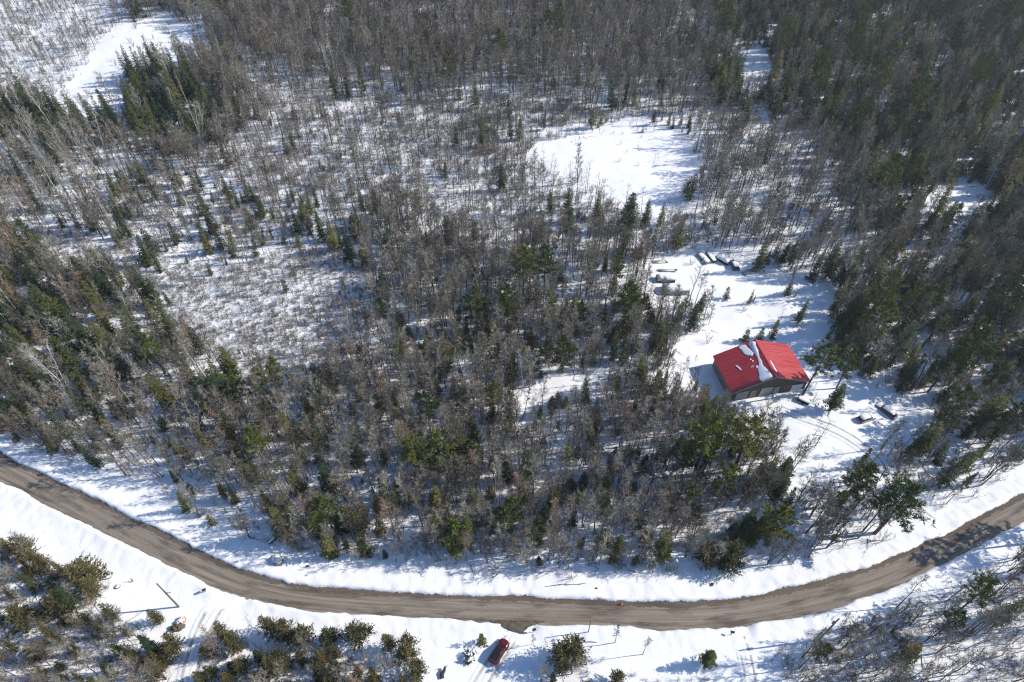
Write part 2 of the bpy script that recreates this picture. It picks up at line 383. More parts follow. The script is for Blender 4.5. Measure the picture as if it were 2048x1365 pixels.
MOUTH = [L[0] for L in DL.values()]
MOUTHW = {0: 4.2, 1: 4.6, 2: 3.4, 3: 3.6}
def bank(side, name, label):
    W = WN if side > 0 else WS
    prof = [(-0.12, -0.14), (0.0, 0.06), (0.14, 0.34), (0.35, 0.52), (0.65, 0.60), (1.1, 0.54), (1.7, 0.42), (2.5, 0.32), (3.4, 0.25), (4.6, 0.20), (5.8, 0.2)]
    V = []; UV = []
    n = len(prof)
    xy = np.array([[RC[i] + RCN[i] * side * (W[i] + d + (0.34 * float(noise(along[i], 3 * side, 1.3, 21)) + 0.55 * float(noise(along[i], 5 * side, 6, 22))) * (1 if d < 1 else 0.4)) for d, h in prof] for i in range(nR)])
    G = gh(xy[:, :, 0], xy[:, :, 1])
    big = 0.75 + 0.6 * noise(along, np.full(nR, 7.0 * side), 9, 23) + 0.12 * noise(along, np.full(nR, 7.0 * side), 2.2, 24)
    for i in range(nR):
        m = 1.0
        for k, q in enumerate(MOUTH):
            d = math.hypot(*(xy[i, 1] - q)); m = min(m, max(0.0, min(1.0, (d - MOUTHW[k] * 0.62) / 1.2)))
        for j, (d, h) in enumerate(prof):
            if j == n - 1: z = G[i, j] - 0.16
            elif j == n - 2: z = G[i, j] - 0.01
            elif d > 1.5: z = G[i, j] * 0.9 + (h - 0.2) * big[i] * m + 0.03
            else: z = (h if h < 0.1 else 0.1 + (h - 0.1) * (0.35 + 0.65 * big[i])) * (0.25 + 0.75 * m)
            z += 0.26 * float(noise(xy[i, j, 0], xy[i, j, 1], 0.9, 25)) * (1 if 0 < j < n - 1 else 0)
            V.append((xy[i, j, 0], xy[i, j, 1], z)); UV.append((j / (n - 1.0), along[i]))
    f = grid_faces(nR, n)
    if side > 0: pass
    o = meshobj(name, V, f if side < 0 else [tuple(reversed(q)) for q in f], M['bank'], True, UV)
    tag(o, label, 'snow bank', kind='structure')
bank(1, 'snow_bank_north', 'ploughed snow bank with a dirty edge along the forest side of the road')
bank(-1, 'snow_bank_south', 'ploughed snow bank along the near side of the road')

DW = {'left': 5.2, 'car': 4.6, 'right': 3.6, 'barn': 4.0}
for key, L in DL.items():
    L = L[dist_to_line(L[:, 0], L[:, 1], RC, 1) > 3.9]
    T, N = line_frame(L); k = 13; cs = np.linspace(-.5, .5, k)
    Q = L[:, None, :] + N[:, None, :] * cs[None, :, None] * DW[key]
    Z = gh(Q[:, :, 0], Q[:, :, 1])
    d = dist_to_line(Q[:, :, 0], Q[:, :, 1], RC, 1).reshape(Z.shape)
    b = np.clip((d - 3.0) / 3.5, 0, 1)
    Z = np.where(d < 3.3, -.3, Z)
    rut = np.exp(-((np.abs(cs) - 0.215) / 0.05) ** 2)[None, :] * 0.05
    lift = 0.07 - 0.12 * (np.abs(cs[None, :]) > 0.47)
    Z = Z * b + 0.07 * (1 - b) + lift - rut + 0.05 * noise(Q[:, :, 0], Q[:, :, 1], 0.9, 31)
    uv = np.stack([np.broadcast_to(cs[None, :] + .5, Z.shape), np.broadcast_to((np.arange(len(L)) * .4)[:, None], Z.shape)], -1)
    o = meshobj('driveway', np.concatenate([Q, Z[:, :, None]], -1).reshape(-1, 3).tolist(), grid_faces(len(L), k), M['drive'], True, uv.reshape(-1, 2))
    tag(o, {'left': 'snowy driveway with tyre ruts at the lower left', 'car': 'driveway with tyre ruts under the red car', 'right': 'driveway with tyre ruts right of the middle', 'barn': 'tyre tracks from the road towards the red roofed building'}[key], 'driveway', kind='structure')
# bare gravel mouth above the red car
ap = [(978,1241),(1000,1240),(1060,1241),(1092,1243),(1074,1249),(1056,1257),(1043,1270),(1025,1263),(1002,1254)]
pts = [ground(*p) for p in ap]; c = np.mean(pts, 0)
az = (.06, .06, .06, .06, .30, .36, .40, .40, .36)
V = [(c[0], c[1], 0.34)] + [(x, y, z) for (x, y), z in zip(pts, az)] ; F = [(0, 1 + i, 1 + (i + 1) % len(pts)) for i in range(len(pts))]
F = [tuple(reversed(f)) if (pts[1][0] - pts[0][0]) * 1 > 0 else f for f in F]
tag(meshobj('gravel_apron', V, F, M['apron'], False), 'dark bare gravel mouth of the driveway above the red car', 'gravel', kind='structure')

# ---------------------------------------------------------------- tree builders (trunk mesh, crown mesh)
UP = Vector((0, 0, 1))
def rv(r): return Vector((r.gauss(0, 1), r.gauss(0, 1), r.gauss(0, 1))).normalized()
def blade(mb, p, d, L, w, r):
    s = d.cross(rv(r)).normalized() * (w / 2)
    mb.add((p - s, p + s, p + d * L), ((0, 1, 2),))
def leafy(mb, p, d, L, w, r, n=None):
    """a diamond shaped spray"""
    s = d.cross(n if n is not None else rv(r))
    if s.length < 1e-3: s = d.cross(rv(r))
    s = s.normalized() * (w / 2)
    m = p + d * (L * 0.5)
    mb.add((p, m - s, p + d * L, m + s), ((0, 1, 2, 3),))
def dirv(az, el): return Vector((math.cos(az) * math.cos(el), math.sin(az) * math.cos(el), math.sin(el)))

def trunk_path(r, h, wob, lean=(0, 0), n=7):
    P = []; ox = oy = 0.0
    for i in range(n):
        t = i / (n - 1)
        P.append(Vector((ox + lean[0] * h * t ** 1.3, oy + lean[1] * h * t ** 1.3, -0.4 + (h + 0.4) * t)))
        ox += r.gauss(0, wob) * h / n; oy += r.gauss(0, wob) * h / n
    return P
def on_path(P, t):
    k = t * (len(P) - 1); i = min(int(k), len(P) - 2); return P[i].lerp(P[i + 1], k - i)

def bare_tree(seed, h=11, cb=0.4, spread=2.4, limbs=15, subs=5, twigs=5, r0=0.12, tw=0.041, wob=0.045, fork=False, lean=(0, 0)):
    r = random.Random(seed); T = MB(); C = MB()
    stems = [trunk_path(r, h, wob, lean)]
    if fork:
        for q in range(r.choice((1, 2))):
            a = r.uniform(0, 6.28); l = r.uniform(.12, .22)
            stems.append(trunk_path(r, h * r.uniform(.75, .98), wob, (lean[0] + math.cos(a) * l, lean[1] + math.sin(a) * l)))
    for P in stems:
        k = 1.0 if P is stems[0] else 0.75; n = len(P)
        T.tube(P, [r0 * k * (1 - 0.88 * i / (n - 1)) for i in range(n)], 5)
        hh = P[-1].z; az = r.uniform(0, 6.28)
        nl = limbs if len(stems) == 1 else int(limbs * 0.65)
        for i in range(nl):
            u = (i + r.random()) / nl; t = cb + (0.985 - cb) * u
            az += 2.4 + r.gauss(0, .4)
            L = spread * (1.05 - 0.72 * u) * r.uniform(0.6, 1.2)
            el = math.radians(r.uniform(28, 52) + 18 * u)
            p = on_path(P, t); d = dirv(az, el)
            pts = [p]; nseg = 3
            for s in range(nseg):
                d = (d + UP * 0.12 + rv(r) * 0.16).normalized(); pts.append(pts[-1] + d * L / nseg)
            lr = r0 * 0.36 * (1.1 - 0.6 * u)
            C.tube(pts, [lr, lr * .7, lr * .45, lr * .16], 3, False)
            for s in range(subs):
                q = on_path(pts, r.uniform(0.3, 1.0)); dd = (d + rv(r) * 0.75 + UP * .15).normalized(); l2 = L * r.uniform(.28, .5)
                e = q + dd * l2
                sd = dd.cross(rv(r)).normalized() * (tw * 0.85)
                C.add((q - sd, q + sd, e), ((0, 1, 2),))
                for w in range(twigs):
                    b = q.lerp(e, r.uniform(.25, 1.0)); td = (dd + rv(r) * 0.7 + UP * .12).normalized()
                    blade(C, b, td, r.uniform(.4, .95) * min(1.0, spread / 2.2 + .2), tw, r)
    return T, C

def pole_tree(seed, h=9.5, r0=0.085):
    """slender swamp tree, few short branches"""
    r = random.Random(seed); T = MB(); C = MB()
    P = trunk_path(r, h, 0.035, (r.gauss(0, .03), r.gauss(0, .03)))
    T.tube(P, [r0 * (1 - 0.85 * i / 6) for i in range(7)], 5)
    az = 0
    for i in range(r.randint(14, 22)):
        u = r.random() ** .75; az += 2.4 + r.gauss(0, .5)
        L = (0.45 + 0.9 * (1 - abs(u - .75))) * r.uniform(.5, 1.25)
        p = on_path(P, 0.25 + .74 * u); d = dirv(az, math.radians(r.uniform(10, 55)))
        e = p + d * L
        C.tube([p, e], [r0 * .25, r0 * .07], 3, False)
        for w in range(8):
            b = p.lerp(e, r.uniform(.25, 1)); blade(C, b, (d + rv(r) * .8 + UP * .1).normalized(), r.uniform(.3, .8), .042, r)
    return T, C

def spruce(seed, h=9, rad=1.6, gap=0.0, thin=1.0):
    r = random.Random(seed); T = MB(); C = MB()
    P = trunk_path(r, h, 0.012)
    T.tube(P, [0.017 * h * (1 - 0.95 * i / 6) for i in range(7)], 5)
    lev = int(h * 2.3); z0 = 0.05 + gap
    for i in range(lev):
        t = z0 + (0.985 - z0) * (i + r.random() * .6) / lev
        u = (t - z0) / (1 - z0)
        Lb = rad * (1 - u) ** 0.85 * (0.85 + .15 * r.random()) + 0.12
        nb = r.randint(6, 8) if u < .75 else 5
        a0 = r.uniform(0, 6.28)
        for k in range(nb):
            if r.random() < 0.10 * thin: continue
            L = Lb * r.uniform(.62, 1.18); az = a0 + k * 6.283 / nb + r.gauss(0, .16)
            el = math.radians(-22 + 50 * u + r.gauss(0, 7))
            d = dirv(az, el); p = on_path(P, t)
            side = Vector((-math.sin(az), math.cos(az), 0))
            ns = max(2, int(L / .34))
            for s in range(ns):
                f = (s + .35) / ns; b = p + d * L * f + UP * (-0.10 * L * f * f)
                ll = (0.30 + .24 * L * (1 - .6 * f)) * r.uniform(.75, 1.2)
                for sg in (-1, 1):
                    dd = (d * .75 + side * sg * .75 + UP * r.uniform(-.38, .05)).normalized()
                    leafy(C, b, dd, ll, ll * .48, r, (UP + rv(r) * .45))
            leafy(C, p + d * L * .72, d, L * .42 + .12, .22, r, (UP + rv(r) * .3))
    leafy(C, P[-1] - UP * .35, UP, .75, .12, r); leafy(C, P[-1] - UP * .3, UP, .65, .12, r)
    return T, C

def pine(seed, h=16, rad=3.6, cb=0.38, dens=1.0):
    r = random.Random(seed); T = MB(); C = MB()
    P = trunk_path(r, h, 0.02)
    T.tube(P, [0.0145 * h * (1 - 0.9 * i / 6) for i in range(7)], 6)
    nb = int(46 * dens); az = r.uniform(0, 6.28)
    for i in range(nb):
        u = (i + r.random()) / nb; t = cb + (0.97 - cb) * u
        az += 2.4 + r.gauss(0, .45)
        env = math.sin(math.pi * min(1, .24 + .80 * u)) ** .8
        L = rad * max(.2, env) * r.uniform(.55, 1.15)
        d = dirv(az, math.radians(r.uniform(-4, 18) + 30 * u * u)); p = on_path(P, t)
        pts = [p]
        for s in range(3):
            d = (d + UP * .10 + rv(r) * .10).normalized(); pts.append(pts[-1] + d * L / 3)
        br = .02 + .011 * L
        C.tube(pts, [br, br * .7, br * .45, .008], 3, False)
        nt = max(6, int(L * 6.5))
        for s in range(nt):
            f = .30 + .70 * (s + r.random()) / nt
            b = on_path(pts, min(1, f)) + Vector((r.gauss(0, .22), r.gauss(0, .22), r.gauss(0, .06))) * (L * .33)
            for w in range(7):
                dd = (d * .5 + rv(r) * .8 + UP * .35).normalized()
                leafy(C, b, dd, r.uniform(.30, .60), .115, r)
    for w in range(14): leafy(C, P[-1] - UP * r.uniform(0, .8), (UP + rv(r) * .7).normalized(), .6, .18, r)
    return T, C

def cedar(seed, h=7, rad=1.5, n=620):
    r = random.Random(seed); T = MB(); C = MB()
    P = trunk_path(r, h * .95, 0.02)
    T.tube(P, [0.016 * h * (1 - 0.9 * i / 6) for i in range(7)], 5)
    lead = [(0.0, 0.0, 1.0, 1.0)]
    for k in range(r.randint(2, 4)):
        a = r.uniform(0, 6.28); q = rad * r.uniform(.35, .75); lead.append((math.cos(a) * q, math.sin(a) * q, r.uniform(.5, .85), r.uniform(.45, .75)))
    tot = sum(l[3] for l in lead)
    for (lx, ly, lh, lr) in lead:
        nb = int(n * .36 * lr / tot); az = r.uniform(0, 6.28)
        for i in range(nb):
            u = ((i + r.random()) / nb) ** .85; az += 2.4 + r.gauss(0, .5)
            e = rad * lr * (1 - u) ** .7 * min(1, .55 + 2.0 * u) * r.uniform(.55, 1.25) + .1
            b = Vector((lx * min(1, 1.6 - u), ly * min(1, 1.6 - u), h * lh * (.04 + .95 * u)))
            d = dirv(az, math.radians(r.uniform(5, 40) + 25 * u))
            ns = max(2, int(e / .16))
            for q in range(ns):
                f = (q + .6) / ns; c = b + d * e * f + rv(r) * .07
                for w in range(2):
                    dd = (d + rv(r) * .75 + UP * .25).normalized(); leafy(C, c, dd, r.uniform(.2, .42), r.uniform(.07, .125), r)
        for q in range(4): leafy(C, Vector((lx * .6, ly * .6, h * lh * (.93 + .015 * q))), (UP + rv(r) * .3).normalized(), .45, .12, r)
    for i in range(9):
        az = r.uniform(0, 6.28); p = on_path(P, r.uniform(.1, .7)); C.tube([p, p + dirv(az, .5) * rad * .9], [.03, .01], 3, False)
    return T, C

def shrub(seed, h=1.6, n=9, spread=.7):
    r = random.Random(seed); C = MB()
    for i in range(n):
        a = r.uniform(0, 6.28); b = Vector((math.cos(a), math.sin(a), 0)) * r.uniform(0, .25)
        d = (UP + dirv(a + r.gauss(0, .5), 0) * r.uniform(.1, spread)).normalized(); L = h * r.uniform(.6, 1.1)
        m = b + d * L * .55; e = m + (d + rv(r) * .3).normalized() * L * .45
        C.tube([b - UP * .3, m, e], [.028, .02, .008], 3, False)
        for w in range(5):
            q = m.lerp(e, r.uniform(-.3, 1)); blade(C, q, (d + rv(r) * .8).normalized(), r.uniform(.35, .8) * h / 1.6, .042, r)
    return C
def dead_branch(seed):
    r = random.Random(seed); C = MB(); L = r.uniform(1.5, 4.5); a = r.uniform(-.2, .2)
    d = Vector((1, 0, a * .3)).normalized(); pts = [Vector((0, 0, .05)), d * L * .5 + UP * .12 + rv(r) * .12, d * L + UP * .1]
    C.tube(pts, [.055, .04, .012], 4, False)
    for i in range(6):
        q = on_path(pts, r.uniform(.3, 1)); e = q + (d + rv(r) * .9).normalized() * r.uniform(.3, 1.0); C.tube([q, e], [.018, .005], 3, False)
    return C

class Proto:
    def __init__(s, kind, tc, tm, cm, h):
        s.kind = kind; s.h = h
        T, C = tc
        s.trunk = T.mesh('trunk', tm, True) if T else None
        s.crown = C.mesh('crown', cm)
        s.joined = None; s.tm, s.cm = tm, cm
    def join(s):
        """trunk and crown in one mesh, for the far mass of the woods"""
        if s.joined is None:
            v = []; f = []; mi = []
            for k, me in enumerate([m for m in (s.trunk, s.crown) if m]):
                o = len(v); v += [tuple(x.co) for x in me.vertices]
                for p in me.polygons: f.append(tuple(i + o for i in p.vertices)); mi.append(k)
            me = bpy.data.meshes.new(s.kind); me.from_pydata(v, [], f)
            for m in ([s.tm] if s.trunk else []) + [s.cm]: me.materials.append(m)
            me.polygons.foreach_set('material_index', mi); me.update()
            s.joined = bpy.data.objects.new(s.kind + '_source', me)
        return s.joined

PR = {k: [] for k in ('bare', 'pole', 'birch', 'spruce', 'pine', 'cedar', 'brush')}
for i in range(10):
    h = (10, 11.5, 12.5, 9, 11, 13, 10.5, 12, 8.5, 11)[i]
    PR['bare'].append(Proto('bare_tree', bare_tree(100 + i, h, (.38, .45, .5, .32, .42, .52, .36, .46, .3, .5)[i], (2.1, 2.3, 2.5, 2.0, 1.7, 2.3, 2.4, 1.9, 2.0, 1.6)[i], (18, 19, 19, 16, 17, 20, 18, 17, 16, 15)[i], 6, 5, h * .0115, fork=i in (0, 3, 6, 8)), M['bark'], M['twig'], h))
for i in range(5):
    h = (9, 10.5, 8, 9.5, 7.2)[i]; PR['pole'].append(Proto('bare_tree', pole_tree(200 + i, h, h * .0088), M['dbark'], M['twig'], h))
for i in range(5):
    h = (12, 13, 10.5, 11.5, 14)[i]
    PR['birch'].append(Proto('birch_tree', bare_tree(300 + i, h, .45, (1.9, 2.2, 2.4, 1.7, 2.4)[i], 14, 5, 5, h * .0125, .042, .05, i in (1, 2), ((-.10, .05), (.06, -.04), (-.04, -.1), (.12, .05), (-.14, 0))[i]), M['birch'], M['btwig'], h))
for i in range(7):
    h = (9, 7.5, 10.5, 6, 8.5, 4.2, 11)[i]
    PR['spruce'].append(Proto('spruce_tree', spruce(400 + i, h, (1.7, 1.5, 1.95, 1.4, 1.4, 1.15, 2.2)[i], (0, .02, .12, 0, .05, 0, .18)[i], 1.5), M['dbark'], M['spruce'], h))
for i in range(6):
    h = (16, 14, 17.5, 12, 15, 10)[i]
    PR['pine'].append(Proto('pine_tree', pine(500 + i, h, (3.5, 3.0, 4.0, 2.8, 3.3, 2.7)[i], (.42, .34, .46, .24, .5, .14)[i], (1.1, 1.1, 1.15, 1.1, .85, 1.2)[i]), M['dbark'], M['pine'], h))
for i in range(5):
    h = (7, 6, 8.5, 5, 9.5)[i]
    PR['cedar'].append(Proto('cedar_tree', cedar(600 + i, h, (1.5, 1.6, 1.7, 1.55, 1.9)[i], (760, 720, 880, 660, 980)[i]), M['dbark'], M['cedar'], h))
for i in range(5): PR['brush'].append(Proto('brush', (None, shrub(700 + i, (1.6, 2.3, 1.3, 3.0, 1.9)[i], (11, 12, 10, 12, 14)[i])), None, M['brush'], 1.6))
for i in range(3): PR['brush'].append(Proto('brush', (None, dead_branch(720 + i)), None, M['bark'], 1.0))

# ---------------------------------------------------------------- where the woods stand: zones drawn on the survey (photo pixels of the tree feet)
# name, polygon, densities per square metre, height factor, words used in labels
def Z(name, poly, bare=0, pole=0, birch=0, spruce=0, pine=0, cedar=0, brush=0, hs=1.0, words=''):
    return dict(name=name, poly=np.array(poly, float), bare=bare, pole=pole, birch=birch, spruce=spruce, pine=pine, cedar=cedar, brush=brush, hs=hs, words=words)
ZONES = [
 Z('all', [(-3000,-700),(5000,-700),(5000,3000),(-3000,3000)], bare=0.25, birch=0.0039, spruce=0.03, pine=.0004, brush=0.2, words='in the woods'),
 Z('middle', [(440,760),(740,640),(900,560),(1330,600),(1400,760),(1440,860),(1440,1000),(1500,1150),(900,1150),(560,1120),(380,1010)], pine=0.0025, pole=0.05, bare=0.35, birch=0.0026, spruce=0.036, cedar=0.022, brush=0.5, hs=.92, words='in the thick woods between the road bend and the red roofed building'),
 Z('upper_middle', [(700,470),(1000,480),(1330,500),(1330,620),(900,600),(700,660)], bare=0.3, spruce=0.022, brush=0.35, hs=.95, words='in the woods left of the snowy yard'),
 Z('top', [(400,-700),(1400,-700),(1420,190),(1250,230),(1080,190),(720,205),(560,160),(430,90)], bare=0.27, birch=0.0039, spruce=.008, pine=.0008, brush=0.1, words='in the dense bare woods along the top edge'),
 Z('topleft', [(-3000,-700),(320,-700),(260,40),(200,120),(120,200),(-200,200),(-3000,100)], bare=0.05, pole=0.06, brush=0.3, hs=.72, words='on the open marsh at the upper left'),
 Z('topright', [(1380,-700),(5000,-700),(5000,600),(2048,560),(1760,500),(1700,320),(1420,200)], hs=1.1, bare=0.09, spruce=0.135, pine=0.006, brush=0.06, words='in the dark mixed woods at the upper right'),
 Z('right', [(1650,480),(1800,470),(3000,500),(3000,900),(2060,925),(1900,990),(1830,930),(1810,830),(1690,800),(1660,640)], bare=0.09, birch=0.0013, spruce=0.09, pine=0.004, brush=0.15, hs=1.1, words='in the mixed woods right of the red roofed building'),
 Z('swamp', [(430,90),(540,140),(720,200),(1080,190),(1250,230),(1400,200),(1520,230),(1640,280),(1640,420),(1560,480),(1330,500),(1000,490),(740,420),(580,400),(420,350),(400,300),(560,270),(520,190)], bare=0.025, pole=0.12, spruce=.0035, brush=0.6, words='on the snowy swamp in the upper middle'),
 Z('swamp_right', [(1400,250),(1640,280),(1690,430),(1660,520),(1440,500),(1400,420)], bare=0.15, pole=0.1, spruce=.007, brush=0.2, words='in the open woods right of the frozen pond'),
 Z('pond_edge', [(990,262),(1180,250),(1380,232),(1390,262),(1180,270),(1000,290)], bare=0.038, pole=0.032, spruce=.045, brush=0.15, hs=.6, words='along the far edge of the frozen pond'),
 Z('scrub_band', [(230,330),(420,350),(580,400),(780,430),(700,540),(640,520),(520,520),(360,560),(230,500)], pole=0.04, bare=0.06, spruce=0.05, birch=0.0039, brush=0.5, hs=.85, words='in the scrubby belt above the left clearing'),
 Z('clear_left', [(270,560),(400,540),(520,525),(640,490),(730,500),(745,640),(690,720),(560,760),(470,760),(420,700),(350,640)], bare=0.05, pole=0.16, spruce=.0015, brush=3.0, hs=0.5, words='in the brushy clearing on the left'),
 Z('clear_left2', [(60,460),(200,470),(280,540),(250,570),(100,520)], bare=0.0285, brush=1.5, hs=.6, words='in the small opening at the left'),
 Z('birches', [(-1500,240),(180,270),(280,300),(260,400),(200,450),(-100,440),(-1500,400)], bare=0.07, birch=0.06, spruce=0.02, brush=0.1, words='in the pale trunked stand at the left edge'),
 Z('leftwood', [(-1800,430),(100,520),(260,560),(400,690),(480,770),(420,880),(300,870),(130,850),(-100,800),(-1800,560)], pine=0.002, bare=0.13, birch=0.012, spruce=0.08, cedar=.002, brush=0.3, hs=1.05, words='in the evergreen woods at the left edge'),
 Z('leftlow', [(-600,760),(130,840),(420,880),(470,960),(380,990),(240,945),(120,915),(0,890),(-300,760)], bare=0.32, spruce=0.05, cedar=.002, brush=0.4, hs=0.85, words='at the forest edge above the left stretch of road'),
 Z('clump', [(235,150),(300,140),(370,150),(450,200),(430,290),(330,300),(230,280),(180,250),(250,220)], bare=0.01, spruce=0.15, birch=0.008, hs=1.15, words='in the dark evergreen clump at the upper left'),
 Z('clump_left', [(-800,190),(60,215),(140,245),(230,270),(260,300),(180,290),(-800,290)], hs=1.1, bare=0.02, spruce=0.12, birch=0.008, words='in the evergreen belt near the upper left edge'),
 Z('stream', [(235,50),(330,32),(425,70),(430,120),(300,140),(262,165),(268,205),(240,240),(135,240),(95,195),(165,150),(190,100)], brush=0.018, words='on the frozen stream'),
 Z('pond', [(1075,285),(1200,270),(1362,255),(1402,330),(1400,425),(1330,440),(1230,405),(1130,350),(1050,320)], pole=0.00192, brush=0.012, hs=.5, words='on the frozen pond'),
 Z('gap_top', [(1462,108),(1535,102),(1545,168),(1525,188),(1465,190)], brush=0.015),
 Z('gap_right', [(1855,375),(1965,372),(1972,420),(1938,472),(1880,470)], brush=0.015),
 Z('yard', [(1290,530),(1390,495),(1490,505),(1600,560),(1670,570),(1670,720),(1730,765),(1850,790),(1850,860),(1750,930),(1660,1000),(1640,1060),(1560,1100),(1530,1050),(1580,960),(1550,880),(1450,830),(1400,800),(1340,760),(1345,690),(1425,650),(1410,600),(1300,610)], brush=0.018, words='in the snowy yard'),
 Z('yard_strip', [(1018,798),(1100,762),(1238,722),(1228,765),(1150,800),(1020,826)], spruce=0.006, pole=.01, brush=.08),
 Z('yard_young', [(1500,600),(1650,580),(1660,700),(1560,690),(1500,680)], pole=0.0192, spruce=.006, brush=0.045, hs=.6, words='in the yard behind the red roofed building'),
 Z('left_yard', [(1360,760),(1440,830),(1500,900),(1450,960),(1380,880)], bare=0.28, spruce=0.03, brush=0.3, hs=.8, words='in front of the red roofed building'),
 Z('lowright', [(1560,1000),(1660,1000),(1760,900),(1900,970),(1840,1040),(1740,1090),(1640,1110)], bare=0.22, spruce=0.02, brush=0.25, words='inside the right hand road bend'),
 Z('shoulder', [(-800,560),(-300,760),(0,895),(120,918),(240,950),(350,1010),(440,1070),(600,1105),(800,1128),(1000,1135),(1200,1145),(1420,1145),(1600,1120),(1760,1090),(1900,1010),(2060,930),(2500,700),(3000,900),(3000,3000),(-3000,3000),(-3000,560)], brush=0.006),
 Z('shoulder_young', [(240,945),(400,960),(560,1060),(600,1100),(440,1065),(340,1000)], bare=0.05, spruce=.01, cedar=.006, brush=0.15, hs=.62, words='on the snowy shoulder above the road at the left'),
 Z('lowleft', [(-900,1060),(0,1085),(70,1110),(190,1200),(290,1260),(350,1310),(340,1480),(-900,1480)], bare=0.2, cedar=0.095, spruce=0.03, pole=0.016, brush=1.2, hs=0.7, words='in the lower left corner below the road'),
 Z('cedars', [(420,1310),(500,1300),(620,1320),(760,1320),(850,1350),(860,1480),(420,1480)], spruce=0.02, bare=0.18, cedar=0.15, brush=0.9, hs=0.8, words='in the row below the road'),
 Z('lowmid', [(1075,1330),(1180,1330),(1190,1480),(1060,1480)], bare=0.18, cedar=0.1, brush=0.5, hs=.75, words='beside the drive with the red car'),
 Z('lowmid2', [(1190,1340),(1420,1345),(1420,1480),(1190,1480)], bare=0.03, cedar=.006, brush=0.3, hs=.6, words='below the middle of the road'),
 Z('corner', [(1580,1330),(1680,1260),(1790,1235),(1880,1200),(1960,1170),(2060,1080),(2900,760),(2900,1500),(1580,1500)], bare=0.13, pole=0.08, spruce=0.018, brush=0.6, hs=.9, words='in the lower right corner below the road'),
]
def inpoly(px, py, P):
    ins = np.zeros(len(px), bool); j = len(P) - 1
    for i in range(len(P)):
        xi, yi = P[i]; xj, yj = P[j]
        c = ((yi > py) != (yj > py)) & (px < (xj - xi) * (py - yi) / (yj - yi + 1e-12) + xi); ins ^= c; j = i
    return ins
def zone_at(x, y):
    px, py = photo(x, y)
    jx = noise(x, y, 9, 41) * 34 + noise(x, y, 3, 43) * 12; jy = noise(x, y, 9, 42) * 26 + noise(x, y, 3, 44) * 8
    z = np.zeros(len(x), int)
    for k, Zk in enumerate(ZONES):
        j = 0.0 if Zk['name'] in ('yard', 'shoulder') else 1.0
        if Zk['name'] in ('pond', 'stream', 'yard', 'shoulder'): j = 0.35
        z[inpoly(px + jx * j, py + jy * j, Zk['poly'])] = k
    return z

